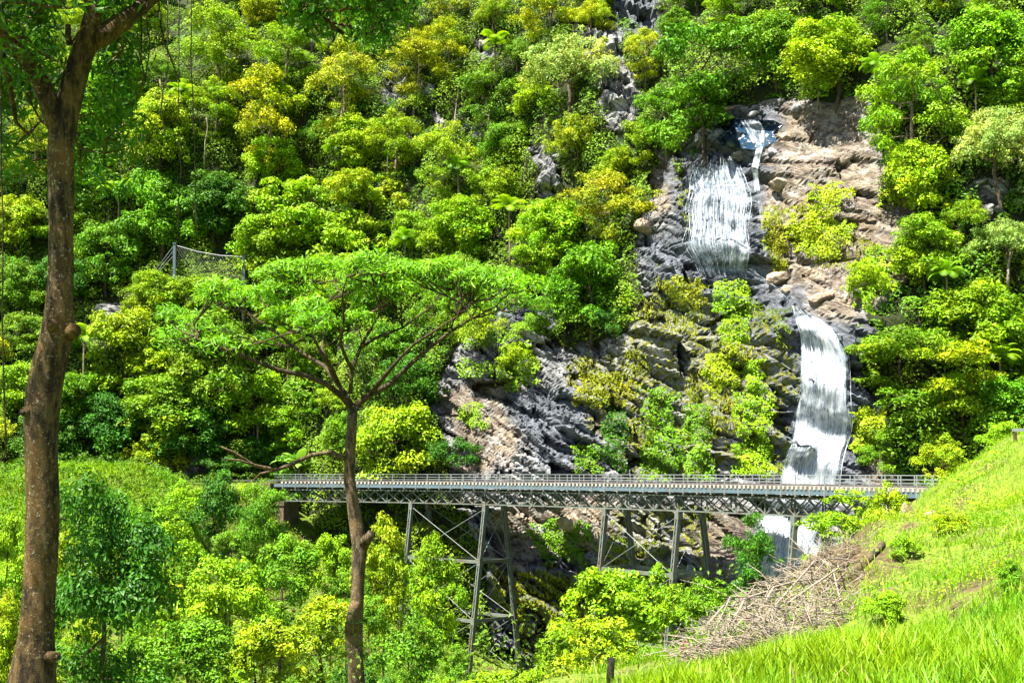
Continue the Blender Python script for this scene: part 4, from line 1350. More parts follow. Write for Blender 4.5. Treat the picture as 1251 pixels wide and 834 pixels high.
while tr_ < 3000 and len(fill) < 84:
    tr_ += 1
    a = R_.uniform(-15, 690); b = R_.uniform(648, 862)
    if 425 < a < 640 and b < 700: continue
    if 345 < a < 440 and b < 690: continue
    if 548 < a < 690 and b < 818: continue
    D_ = float(np.interp(b, [640, 700, 760, 834, 850], [98, 82, 64, 46, 42])) * R_.uniform(.93, 1.07)
    w_ = R_.uniform(52, 96)
    if any((a - c) ** 2 + (b - d) ** 2 < (.31 * (w_ + e)) ** 2 for c, d, e in cen): continue
    cen.append((a, b, w_))
    co_ = R_.choice(('lime', 'mid', 'mid', 'yg', 'mid', 'dark'))
    fill.append(dict(px=a, py=b, w=w_, D=D_, co=co_, what='%s leafy shrub' % CNAME[co_], where=''))
LM2 = [('the thick mottled trunk', 90, 720), ('the grassy mound', 150, 640), ('the round dark shrub', 265, 640), ('the slim central trunk', 437, 760), ('the left trestle tower', 560, 730), ('the cut stump', 720, 810), ('the big glossy shrub', 170, 780), ('the dark opening under the bridge', 370, 680)]
for e in fill:
    l_ = min(LM2, key=lambda l: math.hypot(e['px'] - l[1], e['py'] - l[2]))
    e['where'] = ('left of ' if e['px'] < l_[1] - 25 else 'right of ' if e['px'] > l_[1] + 25 else 'below ') + l_[0]
uniquify(fill)
for e in fill:
    SHRUBS.append((e['px'], e['py'], e['w'], e['w'] * R_.uniform(.9, 1.25), e['D'], e['co'], R_.choice(('near_shrub', 'near_shrub', 'near_shrub', 'near_tree')), e['label']))
NN = {'near_shrub': 'leafy_shrub', 'near_leafy': 'glossy_shrub', 'near_tree': 'bushy_sapling', 'near_airy': 'airy_tree'}
NW = {k: (v[0], v[1]) for k, v in NEAR.items()}
for (px, py, w, h, D, co, kind, lab) in SHRUBS:
    if px > 1070 and py > 620: D = onhill(px, py + h / 2 - 4, 12, 60).y - .3
    top, bot = P(px, py - h / 2, D), P(px, py + h / 2, D)
    zb = bot.z - 0.25 * (top.z - bot.z)
    W0, H0 = NW[kind]
    sc = 1.12 * w * D / FPX / W0
    Hm = (top.z - zb)
    c = np.array(FC[co]) * R_.uniform(.9, 1.1)
    r = tree(NN[kind], Vector((bot.x, D, zb)), sc, R_.choice(NPROTO[kind]), tuple(c), lab, 'shrub' if 'bush' in lab or 'shrub' in lab or 'scrub' in lab else 'tree', 'shrubs in the gorge and on the near slopes', R_.uniform(0, 6.28))
    r.scale = (sc, sc * .95, min(Hm / (H0 * 0.95), 1.9 * sc))

# ground cover of the gorge and banks (stuff)
def ground_cover(n, xr, yr, cell, hmax, L, W, keep, seed):
    x = RNG.uniform(*xr, n); y = RNG.uniform(*yr, n)
    z = ground_h(x, y)
    px, py = project(x, y, z)
    m = (px > -80) & (px < 1330) & (py < 930) & keep(x, y, z, px, py)
    x, y, z = x[m], y[m], z[m]
    d1, d2, ra, rb, rc, rx, ry = cells(x / cell, y / cell, seed)
    h = hmax * (0.2 + 0.9 * rb) * np.sqrt(np.clip(1 - (d1 / (0.45 + .3 * ra)) ** 2, 0, 1))
    c = np.stack([x, y, z + h * RNG.uniform(.75, 1.05, len(x)) + 0.03], 1)
    nn = norm(np.stack([rx, ry, np.full_like(rx, .6)], 1) + rand_unit(len(x)) * .55)
    s = RNG.uniform(.6, 1.35, len(x)) * np.clip(y / 60, 0.38, 1.3)
    V, Fq = leaf_quads(c, nn, L * s * .72, W * s * .72, 0.1)
    return V, Fq, {'tint': np.repeat(np.clip(.3 + .45 * rc + RNG.normal(size=len(x)) * .18, 0, 1.2), 4), 'hue': np.repeat(np.clip(fbm(x / 6, y / 6, seed + 3, 3) * 1.4 - .2, 0, 1), 4)}
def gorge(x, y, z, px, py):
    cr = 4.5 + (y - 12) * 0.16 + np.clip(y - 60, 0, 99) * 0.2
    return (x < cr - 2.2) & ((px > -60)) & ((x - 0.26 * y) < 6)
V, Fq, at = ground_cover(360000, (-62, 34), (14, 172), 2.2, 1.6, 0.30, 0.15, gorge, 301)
gcv = obj('ground_cover', mesh_np('ground_cover', V, Fq, M['leaf'], False, at)); gcv.color = (0.06, 0.125, 0.004, 1)  # darker green paints in the shade of the gaps between the shrubs
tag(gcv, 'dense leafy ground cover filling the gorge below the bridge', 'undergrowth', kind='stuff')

# ------------------------------------------------------------------ grass (stuff)
def blades(x, y, z, H, Wd, lean=0.5):
    n = len(x)
    a = RNG.uniform(0, 6.283, n); b = RNG.uniform(0, 6.283, n)
    hh = H * RNG.uniform(.55, 1.3, n)
    wv = np.stack([np.cos(a), np.sin(a), np.zeros(n)], 1) * (Wd * RNG.uniform(.6, 1.3, n) / 2)[:, None]
    ld = np.stack([np.cos(b), np.sin(b), np.zeros(n)], 1) * (hh * RNG.uniform(.1, lean, n))[:, None]
    p0 = np.stack([x, y, z], 1); up = np.array([0, 0, 1.0])
    p1 = p0 + up * (hh * .55)[:, None] + ld * .3
    p2 = p0 + up * (hh * .95)[:, None] + ld
    V = np.stack([p0 - wv, p0 + wv, p1 - wv * .8, p1 + wv * .8, p2], 1).reshape(-1, 3)
    b5 = np.arange(n) * 5
    Q = np.stack([b5, b5 + 1, b5 + 3, b5 + 2], 1); T = np.stack([b5 + 2, b5 + 3, b5 + 4], 1)
    return V, Q, T
parts = []
def add_grass(n, xr, yr, H, Wd, keep, lean=.6):
    x = RNG.uniform(*xr, n); y = RNG.uniform(*yr, n); z = ground_h(x, y)
    px, py = project(x, y, z)
    m = keep(x, y, z, px, py); x, y, z = x[m], y[m], z[m]
    patch = fbm(x / 1.6, y / 1.6, 401, 3)
    V, Q, T = blades(x, y, z - 0.02, H * (0.5 + 1.0 * patch), Wd, lean)
    tint = np.clip(.25 + .7 * fbm(x / 2.5, y / 2.5, 411, 3) + RNG.normal(size=len(x)) * .2, 0, 1.2)
    hue = np.clip(fbm(x / 2.2, y / 2.2, 421, 3) * 1.5 - .25 + RNG.normal(size=len(x)) * .15, 0, 1)
    parts.append((V, Q, T, np.repeat(tint, 5), np.repeat(hue, 5)))
pile_poly = [(840, 822), (868, 782), (930, 732), (1000, 684), (1048, 655), (1058, 700), (1040, 770), (980, 800)]
hillp = lambda px, py: (px > 625) & (px < 1330)
def near_keep(x, y, z, px, py): return hillp(px, py) & (py < 990)
add_grass(64000, (-1.4, 8), (5.5, 17), 0.30, 0.016, lambda x, y, z, px, py: near_keep(x, y, z, px, py) & (x > -0.2 + (y - 10) * 0.1))
def hill_keep(x, y, z, px, py):
    edge = np.interp(y, [14, 20, 25, 30, 50, 62], [-0.6, -0.4, 2.0, 7.6, 16.3, 23])
    bare_ = fbm(x / 1.6, y / 1.6, 431, 3) > 0.56
    return (px > 625) & (px < 1330) & (x > edge) & ~(inpoly(px, py, pile_poly) & (RNG.random(len(x)) < .72)) & ~(bare_ & (RNG.random(len(x)) < .8))
add_grass(190000, (1, 30), (14, 64), 0.24, 0.017, hill_keep, 0.9)
_n = len(parts)
add_grass(9000, (0.5, 30), (9, 64), 0.42, 0.018, lambda x, y, z, px, py: hill_keep(x, y, z, px, py) & (fbm(x / 2.4, y / 2.4, 461, 3) > .42), 1.0)
V, Q, T, a, b = parts.pop()
dg = obj('dry_grass', mesh_np('dry_grass', V, [Q, T], M['grass'], False, {'tint': a, 'hue': b})); dg.color = (.33, .27, .10, 1)
tag(dg, 'scattered straw-coloured dry grass stalks on the near slope', 'dry grass', kind='stuff')
mound = [(60, 560), (230, 570), (245, 610), (215, 640), (60, 645)]
add_grass(110000, (-62, -22), (88, 125), 0.5, 0.07, lambda x, y, z, px, py: (px > -60) & (px < 245) & (x < -24), 0.9)
vo = 0; Vs, Qs, Ts, ti, hu = [], [], [], [], []
for V, Q, T, a, b in parts:
    Vs.append(V); Qs.append(Q + vo); Ts.append(T + vo); ti.append(a); hu.append(b); vo += len(V)
gr = obj('grass', mesh_np('grass', np.concatenate(Vs), [np.concatenate(Qs), np.concatenate(Ts)], M['grass'], False, {'tint': np.concatenate(ti), 'hue': np.concatenate(hu)}))
gr.color = (*FC['grass'], 1)
tag(gr, 'bright green grass on the near slope and the mound', 'grass', kind='stuff')
# weeds among the grass (stuff)
V, Fq, at = ground_cover(150000, (2, 30), (15, 64), 1.4, 0.6, 0.17, 0.08, lambda x, y, z, px, py: hill_keep(x, y, z, px, py) & (fbm(x / 3, y / 3, 441, 3) > 0.48), 451)
wd = obj('weeds', mesh_np('weeds', V, Fq, M['leaf'], False, at)); wd.color = (0.2, 0.33, 0.006, 1)
tag(wd, 'low leafy weeds growing among the grass of the right slope', 'weeds', kind='stuff')

# ------------------------------------------------------------------ brush pile of dead branches
def stick(p, q, r, seed, forks=2, name='dead_branch', lab=None, group=None, mat=None):
    rr = random.Random(seed)
    p, q = Vector(p), Vector(q)
    mid = p.lerp(q, .5) + Vector((rr.uniform(-.1, .1), rr.uniform(-.1, .1), rr.uniform(-.06, .12))) * (q - p).length
    pts_ = [p, p.lerp(mid, .55), mid, mid.lerp(q, .5) + Vector((0, 0, rr.uniform(-.05, .05))), q]
    mb = MB(); mb.tube([v - p for v in pts_], [r, r * .9, r * .75, r * .6, r * .3], 6)
    for _ in range(forks):
        k = rr.choice((1, 2, 3)); b = pts_[k] - p
        e = b + Vector((rr.uniform(-.5, .5), rr.uniform(-.4, .4), rr.uniform(.0, .35))) * (q - p).length * .3
        mb.tube([b, b.lerp(e, .5) + Vector((0, 0, rr.uniform(-.04, .06))), e], [r * .5, r * .38, r * .15], 5)
    o = mb.build(name, mat or M['deadwood'], None, True); o.location = p
    if lab: tag(o, lab, 'branch', group)
    return o
twV = MB()
for k in range(1800):
    a, b = R_.uniform(836, 1058), R_.uniform(640, 824)
    if not inpoly(np.array([a]), np.array([b]), pile_poly)[0]: continue
    p = onhill(a, b, 14, 40); p = p + Vector((0, 0, R_.uniform(0, .16)))
    an = R_.gauss(2.5, .8); ln = R_.uniform(.25, 1.0)
    q = p + Vector((math.cos(an) * ln, R_.uniform(-.5, .5) * ln, math.sin(an) * ln * .55 * R_.choice((1, .6, -.6))))
    m_ = p.lerp(q, .5) + Vector((0, 0, R_.uniform(-.05, .12)))
    r = R_.uniform(.005, .013)
    twV.tube([p, m_, q], [r, r * .8, r * .4], 4)
    if k % 2: twV.tube([m_, m_ + Vector((R_.uniform(-.3, .3), R_.uniform(-.2, .2), R_.uniform(.0, .4)))], [r * .6, r * .3], 4)
o = twV.build('brush_pile', M['deadwood'], None, True)
tag(o, 'tangled heap of dry grey twigs on the slope below the bridge', 'brush pile', kind='stuff')
def pileP(px, py, up=0.0):
    return P(px, py, float(np.interp(py, [640, 670, 722, 776, 822], [36, 30, 25, 22, 19]))) + Vector((0, 0, up))
BR = [((838, 815), (960, 738)), ((855, 818), (985, 735)), ((880, 812), (1010, 725)), ((905, 800), (1030, 700)), ((985, 795), (1046, 728)), ((932, 762), (1040, 692)),
      ((1008, 715), (1056, 664)), ((872, 790), (940, 742)), ((1000, 800), (1056, 752)), ((845, 802), (900, 772)), ((962, 732), (1034, 748)), ((940, 792), (1030, 765)),
      ((868, 806), (950, 756)), ((915, 775), (1000, 715)), ((890, 780), (965, 728)), ((950, 750), (1024, 694)), ((985, 765), (1022, 676)), ((865, 768), (905, 748)), ((1010, 780), (1040, 700)), ((1026, 735), (1002, 690))]
for i, (a, b) in enumerate(BR):
    p = pileP(*a, .08); q = pileP(*b, .14)
    stick(p, q, R_.uniform(.016, .036), i, 4, 'dead_branch', 'dry bare branch lying in the tangled brush pile', 'dead branches of the brush pile')
p, q = onhill(1036, 712, 14, 44) + Vector((0, 0, .05)), onhill(1080, 672, 14, 50) + Vector((0, 0, .15))
lg = MB(); lg.tube([Vector((0, 0, 0)), (q - p) * .4 + Vector((.02, 0, .02)), (q - p) * .8, q - p], [.10, .09, .08, .06], 10, True, .05)
lo = lg.build('fallen_log', M['bark'], None, True); lo.location = p
tag(lo, 'dark brown fallen log slanting up at the top of the brush pile', 'log')

# cut stump and post at the bottom
def stump(px, py_top, py_bot, wpx, D, lab, name, mat):
    a, b = P(px - 2, py_bot + 30, D), P(px + 2, py_top, D)
    r = wpx * D / FPX / 2
    root = MB(); root.tube([a - a, (b - a) * .3 + Vector((.01, 0, 0)), (b - a) * .7, b - a], [r * 1.25, r * 1.08, r, r * .96], 12, True, .06)
    o = root.build(name, mat, None, True); o.location = a; tag(o, lab, 'stump' if 'stump' in lab else 'post')
stump(745, 803, 834, 9, 15, 'weathered brown cut stump standing at the bottom edge in front of the bushes', 'cut_stump', M['bark_pale'])
stump(754, 828, 840, 5, 14, 'short pale stub sticking up beside the cut stump', 'cut_stub', M['deadwood'])

# rocks on the ridge and slope
def rock_mesh(r, seed, mat):
    import bmesh
    bm = bmesh.new(); bmesh.ops.create_icosphere(bm, subdivisions=3, radius=1)
    rr = random.Random(seed); pl = []
    for _ in range(14):
        d = Vector((rr.gauss(0, 1), rr.gauss(0, 1), rr.gauss(0, 1))).normalized(); pl.append((d, rr.uniform(.55, .85)))
    for v in bm.verts:
        p = v.co.copy()
        for d, k in pl:
            e = p.dot(d) - k
            if e > 0: p -= d * e
        p *= 1 + .05 * math.sin(p.x * 9 + seed) * math.cos(p.y * 8)
        v.co = Vector((p.x * r[0], p.y * r[1], p.z * r[2]))
    me_ = bpy.data.meshes.new('rock'); bm.to_mesh(me_); bm.free(); me_.materials.append(mat)
    return me_
def rock_material(name, a, b):
    t = NT(name); v = t.n('ShaderNodeTexCoord').outputs['Object']
    n1 = t.noise(v, 1.6, 7, .7); n2 = t.noise(v, 7, 5, .7)
    return t.done(t.pbsdf(t.mix(t.ramp(n1, .3, .7), a, b), .85, t.bump(t.math('ADD', n1, t.math('MULTIPLY', n2, .4)), .8, .12), .3))
M['rock_pale'] = rock_material('pale_rock', (.12, .085, .06), (.32, .25, .19))
M['rock_grey'] = rock_material('grey_rock', (.06, .062, .066), (.25, .25, .25))
M['earth'] = rock_material('red_brown_earth', (.05, .028, .018), (.17, .10, .06))
RK = [(1105, 628, 14, 22, 50, 'pale', 'tall pale rock on the ridge at the right bridge end'), (1116, 642, 12, 10, 49, 'pale', 'small flat rock under the tall pale rock'), (1125, 618, 22, 12, 52, 'grey', 'grey jagged rock above the tall pale rock'),
      (1096, 650, 12, 12, 48, 'pale', 'lower pale rock at the edge of the ridge'), (1136, 628, 14, 10, 47, 'pale', 'pinkish rock in the grass right of the tall pale rock'), (1040, 700, 16, 12, 31, 'earth', 'rusty brown clod at the head of the brush pile'),
      (1020, 712, 16, 10, 29, 'pale', 'pale stone among the branches of the brush pile'), (1205, 572, 44, 16, 51, 'earth', 'exposed red-brown earth bank on the slope crest'), (1210, 735, 22, 14, 22, 'earth', 'dark earth clod in the grass of the right slope'),
      (1172, 748, 14, 8, 21, 'pale', 'small pale stone in the grass of the right slope'), (1085, 712, 12, 8, 27, 'pale', 'flat pale stone on the grassy edge by the fallen log'), (838, 795, 22, 26, 20, 'earth', 'dark brown root clump at the lower end of the brush pile')]
for i, (px, py, w, h, D, mt, lab) in enumerate(RK):
    c = P(px, py, D)
    o = obj('rock', rock_mesh((w * D / FPX * .6, w * D / FPX * .5, h * D / FPX * .65), i, M['earth'] if mt == 'earth' else M['rock_' + mt])); o.location = c
    o.rotation_euler = (0, 0, i * 1.3)
    tag(o, lab, 'earth' if mt == 'earth' else 'rock')
BO = [(962, 168, 22, 14, 'brown boulder at the right rim of the blue pool'), (905, 190, 26, 10, 'dark grey boulder on the lip below the blue pool'), (945, 186, 20, 10, 'small grey boulder beside the thin side fall'), (872, 152, 16, 14, 'grey boulder at the left rim of the blue pool'), (925, 138, 24, 8, 'low grey boulder at the back of the blue pool'),
      (893, 133, 34, 11, 'flat pale slab above the pool at the head of the waterfall'), (975, 132, 22, 10, 'grey block on the ledge right of the pool'), (955, 225, 34, 14, 'orange-brown boulder right of the upper waterfall'),
      (960, 340, 56, 18, 'long brown boulder on the ledge below the upper waterfall'), (1005, 365, 36, 16, 'rounded tan boulder above the lower waterfall'), (965, 352, 26, 10, 'small tan boulder beside the rounded one above the lower waterfall'), (790, 275, 36, 20, 'mossy brown boulder left of the upper waterfall'),
      (665, 650, 44, 24, 'large grey boulder under the bridge between the towers'), (700, 640, 50, 26, 'biggest pale boulder under the bridge between the towers'), (845, 700, 24, 16, 'rounded grey boulder between the legs of the middle tower'), (1000, 640, 20, 12, 'wet boulder at the foot of the waterfall under the bridge')]
for i, (px, py, w, h, lab) in enumerate(BO):
    q, n_ = hit(px, py)
    k = q.y / FPX
    o = obj('boulder', rock_mesh((w * k * .55, w * k * .45, h * k * .7), 50 + i, M['rock_grey'] if 'grey' in lab or 'wet' in lab else M['rock_pale'])); o.location = q + Vector((0, w * k * .2, 0)); o.rotation_euler = (0, .2, i)
    tag(o, lab, 'boulder')

# ------------------------------------------------------------------ rockfall mesh fence on the hillside
fp = [(213, 327, 298), (297, 350, 313)]
fq = []
for px, pb, pt in fp:
    q, n_ = hit(px, pb); fq.append((q, P(px, pt, q.y)))
D1 = min(fq[0][0].y, fq[1][0].y) - 1.5
a0, a1 = P(213, 330, D1), P(213, 298, D1); b0, b1 = P(297, 352, D1 - 1), P(298, 313, D1 - 1)
fen = empty('mesh_fence', a0, 'wire mesh rockfall fence with two steel posts on the wooded slope', 'fence')
for p, q in ((a0, a1), (b0, b1)):
    mb = MB(); mb.bar(p - Vector((0, 0, 1.5)), q, .42, .42); mb.bar(q, q + Vector((0, 0, .18)), .55, .55); bb(mb, 'post', M['steel_blue'], fen)
net = MB()
n1 = 22
for i in range(n1 + 1):
    f = i / n1
    sag = math.sin(math.pi * f) * .55
    for d in (-1, 1):
        g = min(1, max(0, f + d * .28))
        net.tube([a1.lerp(b1, f) - Vector((0, 0, .15 + sag)), a0.lerp(b0, g) + Vector((0, 0, .1))], [.018, .018], 3, False)
bb(net, 'wire_mesh', M['steel'], fen)
cb = MB()
cb.tube([a1 - Vector((0, 0, .15)), a1.lerp(b1, .33) - Vector((0, 0, .55)), a1.lerp(b1, .66) - Vector((0, 0, .55)), b1 - Vector((0, 0, .1))], [.05] * 4, 4)
bb(cb, 'top_cable', M['galv'], fen)
q1, _ = hit(178, 345)
for dz in (0, .8, 1.6):
    mb = MB(); mb.tube([a1 - Vector((0, 0, .2 + dz)), P(178 + dz * 3, 345, D1 - .5)], [.045, .045], 4); bb(mb, 'stay_cable', M['galv'], fen)

# banana plants by the left bridge end
def banana(px, py, hpx, lab, seed):
    rr = random.Random(seed)
    q, n_ = hit(px, py); q = q + Vector((0, -2.0, 0)); H = hpx * q.y / FPX
    root = empty('banana_plant', q, lab, 'plant', 'banana plants')
    st = MB(); st.tube([(0, 0, -.8), (.05, 0, H * .2), (0, 0, H * .4)], [.17, .15, .1], 8); st.build('stem', M['bark_pale'], root, True)
    for k in range(11):
        a = k * 2.4; el = rr.uniform(.5, 1.3); Lf = H * rr.uniform(.6, .95)
        V, Fq = [], []; m = 9
        for i in range(m):
            f = i / (m - 1)
            ang = el - f * f * 1.5
            if i == 0: pos = Vector((0, 0, H * .38))
            else: pos = pos + Vector((math.cos(a) * math.cos(ang), math.sin(a) * math.cos(ang), math.sin(ang))) * Lf / (m - 1)
            w_ = Lf * .15 * math.sin(math.pi * min(1, .08 + f * .92)) ** .7 + .01
            sd_ = Vector((-math.sin(a), math.cos(a), 0)) * w_
            V += [tuple(pos - sd_ - Vector((0, 0, w_ * .3))), tuple(pos), tuple(pos + sd_ - Vector((0, 0, w_ * .3)))]
        for i in range(m - 1):
            for j in (0, 1): Fq.append([i * 3 + j, i * 3 + j + 1, i * 3 + j + 4, i * 3 + j + 3])
        o = obj('leaf', mesh_np('leaf', V, np.array(Fq), M['leaf_gloss'], True, {'tint': np.full(len(V), rr.uniform(.4, 1)), 'hue': np.full(len(V), rr.uniform(.4, .7))}), root); o.color = (.13, .26, .03, 1)
banana(368, 588, 44, 'pale broad-leaved banana plant behind the railing at the left bridge end', 1)
banana(318, 535, 40, 'banana plant among the trees above the left bridge end', 2)

# ------------------------------------------------------------------ the slim umbrella-shaped tree in the middle
DU = 24.0
def branch_px(pl, D, dd=0.0):
    return [P(a, b, D + (dd * i / max(1, len(pl) - 1))) for i, (a, b) in enumerate(pl)]
ut = empty('umbrella_tree', P(435, 880, DU), 'slim umbrella-shaped tree with spreading crown in front of the bridge', 'tree')
k = DU / FPX
mb = MB()
tp = [(434, 890, 27), (436, 834, 26), (434, 800, 25), (432, 775, 28), (435, 755, 22), (437, 720, 20), (438, 690, 21), (440, 668, 24), (436, 645, 23), (431, 615, 20), (427, 585, 18), (428, 550, 17), (430, 520, 16), (431, 495, 17)]
mb.tube([P(a, b, DU) for a, b, w in tp], [w * k / 2 * .76 for a, b, w in tp], 14, True, .05)
mb.tube([P(441, 668, DU), P(449, 657, DU - .12), P(454, 652, DU - .2)], [.13, .1, .09], 9)          # stub
mb.tube([P(430, 772, DU - .08), P(432, 742, DU - .17), P(434, 735, DU - .2)], [.16, .11, .08], 9)
MAIN = [([(431, 500), (418, 484), (400, 470), (375, 459), (340, 452), (312, 441), (280, 426), (240, 414)], 15, .8, -1.2), ([(430, 495), (414, 470), (396, 447), (376, 435), (356, 422), (336, 404), (310, 388), (286, 366)], 12, .6, 1.4),
        ([(411, 466), (404, 448), (398, 438), (392, 430), (383, 412), (370, 385), (355, 360)], 10, .5, -.6), ([(432, 498), (452, 482), (478, 468), (500, 446), (526, 424), (550, 405), (575, 390), (612, 372)], 14, .7, 1.0),
        ([(456, 480), (466, 464), (476, 452), (488, 438), (506, 420), (534, 402), (560, 385)], 11, .6, -1.4), ([(428, 480), (430, 450), (440, 425), (452, 402), (468, 378), (482, 352)], 10, .5, .6),
        ([(431, 455), (424, 440), (416, 420), (420, 390), (418, 360), (424, 338)], 9, .5, -1.6), ([(444, 420), (456, 414), (472, 408), (492, 400), (520, 380), (540, 355)], 9, .5, 1.8), ([(396, 448), (393, 425), (396, 402), (390, 370), (378, 345)], 8, .5, 1.9)]
MAIN = [MAIN[q] for q in (0, 1, 3, 5, 2, 4, 6, 7, 8)]
sk = []
br = MB()
for bi_, (pl, w, e, dd) in enumerate(MAIN):
    pp = branch_px(pl, DU, dd); n = len(pp)
    if bi_ > 3: pp[0] = min(sk, key=lambda q: (q - pp[0]).length).copy()
    rr = [w * k / 2 * (1 - (1 - .22) * i / (n - 1)) for i in range(n)]
    br.tube(pp, [q * .62 for q in rr], 8, True, .05)
    for i in range(1 if bi_ < 4 else n // 3, n): sk.append(pp[i])
mb2 = [(425, 562), (405, 552), (380, 556), (358, 566), (338, 574), (310, 568), (285, 552), (268, 545)]
mb.tube(branch_px(mb2, DU, -1.5), [.05, .045, .042, .04, .036, .03, .024, .012], 7)
mb.tube(branch_px([(338, 574), (318, 578), (306, 590)], DU - .8, 0), [.03, .02, .01], 5)
mb.tube(branch_px([(310, 568), (292, 562), (270, 560)], DU - 1.1, -.4), [.03, .02, .01], 5)
# crown clumps inside the drawn outline, at real depths round the trunk
topx = [205, 230, 262, 300, 350, 400, 450, 520, 580, 620, 655]; topy = [395, 370, 348, 334, 322, 314, 308, 318, 328, 335, 352]
boty = [410, 418, 425, 418, 410, 395, 388, 388, 385, 378, 362]
clumps = []
for i in range(60):
    a = R_.uniform(222, 640); ty = np.interp(a, topx, topy); by = np.interp(a, topx, boty)
    f = R_.random() ** 2.2; b = ty + 6 + (by - ty) * f
    edge = 1 - abs((a - 430) / 225) ** 2
    dd = R_.uniform(-1, 1) * 2.9 * math.sqrt(max(.05, edge)); sp_ = R_.uniform(14, 34)
    for q in range(R_.randint(3, 7)):
        da = R_.uniform(-1, 1) * sp_
        clumps.append((tuple(P(a + da, b + R_.uniform(-4, 4) + .12 * abs(da), DU + dd + R_.uniform(-.45, .45))), R_.choice((.14, .2, .26, .32, .36)), .5 + R_.uniform(-.2, .25)))
twigs = []
nodes = [Vector(v) for v in sk]
for (c, r, h) in sorted(clumps, key=lambda q: min((Vector(q[0]) - s).length for s in sk)):
    c = Vector(c)
    far_ = R_.random() < .6
    b = min(nodes, key=lambda q: (abs((q - c).length - .75) if far_ else (q - c).length) + max(0, q.z - c.z + (.3 if far_ else .05)) * 2.0)
    m1 = b.lerp(c, .35) + Vector((R_.uniform(-.06, .06), R_.uniform(-.06, .06), -.05)); m2 = b.lerp(c, .7) + Vector((R_.uniform(-.05, .05), R_.uniform(-.05, .05), -.02))
    br.tube([b, m1, m2, c], [.02, .016, .012, .005], 5, False)
    nodes += [m1, m2]
    for _ in range(6):
        e = c + Vector((R_.uniform(-1, 1), R_.uniform(-1, 1), R_.uniform(-.1, .8))) * r * .9
        br.tube([m2.lerp(c, R_.random()), e], [.007, .003], 4, False)
o = bb(mb, 'trunk', M['bark_mid'], ut, True)
bb(br, 'branches', M['bark_dark'], ut, True)
V, Fq, at = crown_leaves(clumps, 1000, .15, .034, .6, droop=.15, rnd=.8, upb=.5)
cr = obj('crown', mesh_np('crown', np.asarray(V) - np.array(ut.location), Fq, M['leaf_gloss'], False, at), ut); cr.color = (.125, .30, .010, 1)

# ------------------------------------------------------------------ the thick foreground tree on the left
DL = 12.0
k = DL / FPX
lt = empty('mottled_tree', P(40, 900, DL), 'thick mottled foreground tree with forked trunk and overhanging boughs', 'tree')
mb = MB()
tp = [(34, 920, 84), (38, 850, 70), (41, 812, 62), (44, 775, 50), (47, 730, 46), (50, 680, 46), (52, 620, 46), (51, 560, 46), (50, 520, 49), (54, 480, 50), (60, 445, 50), (68, 415, 46), (72, 395, 46), (72, 370, 38), (74, 330, 36), (75, 280, 36), (75, 230, 37), (74, 190, 38), (76, 160, 42), (82, 132, 38), (90, 100, 36), (100, 68, 34), (110, 42, 34), (114, 15, 26), (112, -20, 24), (108, -80, 22), (104, -150, 18)]
mb.tube([P(a, b, DL) for a, b, w in tp], [w * k / 2 * .83 for a, b, w in tp], 20, True, .05)
def limb(pl, D0, D1, name=None):
    n = len(pl)
    pp = [P(a, b, D0 + (D1 - D0) * i / (n - 1)) for i, (a, b, w) in enumerate(pl)]
    mb.tube(pp, [w * k / 2 for a, b, w in pl], 12, True, .05)
    return pp
L1 = limb([(74, 160, 30), (64, 138, 26), (52, 105, 22), (36, 76, 20), (18, 58, 19), (2, 44, 18), (-8, 20, 17), (-30, -30, 14)], DL, DL - .5)
L2 = limb([(112, 48, 30), (128, 42, 28), (145, 30, 24), (160, 18, 21), (176, 6, 19), (190, -6, 18), (230, -30, 16), (290, -45, 14), (345, -15, 10), (375, 10, 9), (396, 24, 7), (420, 42, 5)], DL, DL + 1)
L3 = limb([(385, 18, 6), (420, 12, 5), (455, 10, 4), (480, 14, 2.5)], DL + .9, DL + .6)
L4 = limb([(396, 24, 5), (430, 34, 4), (450, 42, 3), (470, 40, 1.6)], DL + .95, DL + 1.2)
L5 = limb([(230, -30, 13), (300, -80, 11), (380, -110, 8), (460, -120, 5)], DL + .3, DL + .2)
L6 = limb([(-8, 20, 10), (10, 95, 7), (20, 150, 5), (35, 165, 3), (50, 148, 2)], DL - .4, DL + .4)
L7 = limb([(2, 44, 5), (30, 46, 4.5), (52, 66, 4), (72, 76, 3.5)], DL - .45, DL - .2)
L8 = limb([(112, -20, 14), (60, -90, 10), (0, -120, 8)], DL, DL - .6)
for (a, b), (c, d) in (((84, 52), (80, 20)), ((76, 50), (84, 34))):
    pass
mb.tube([P(86, 55, DL - .1), P(83, 45, DL - .12), P(83, 30, DL - .14)], [.035, .03, .024], 8)
mb.tube([P(88, 52, DL - .15), P(100, 34, DL - .2), P(112, 26, DL - .25), P(122, 20, DL - .28)], [.012, .012, .011, .008], 6)
bare_white = [(-5, 2), (30, 4), (62, 9), (85, 10), (105, 5), (130, -2)]
mb.tube([P(a, b, DL - .4) for a, b in bare_white], [.014, .014, .014, .013, .012, .008], 6)
# knots
def knot(px, py, D, dx, dz, r, depth=.10):
    c = P(px, py, D); out = Vector((dx, -1, dz)).normalized()
    m_ = MB(); m_.tube([c - out * .06, c + out * depth, c + out * (depth + .015), c + out * (depth - .03)], [r * 1.5, r * 1.08, r * .8, r * .45], 12, True, .04)
    return m_
knots = [knot(65, 398, DL - .12, .1, .1, .05, .06), knot(90, 404, DL - .08, 1.2, .1, .06, .035), knot(33, 503, DL - .12, -.7, 0, .04, .04), knot(64, 802, DL - .14, 1.0, .2, .04, .09)]
for kk in knots: bb(kk, 'knot', M['bark_near'], lt, True)
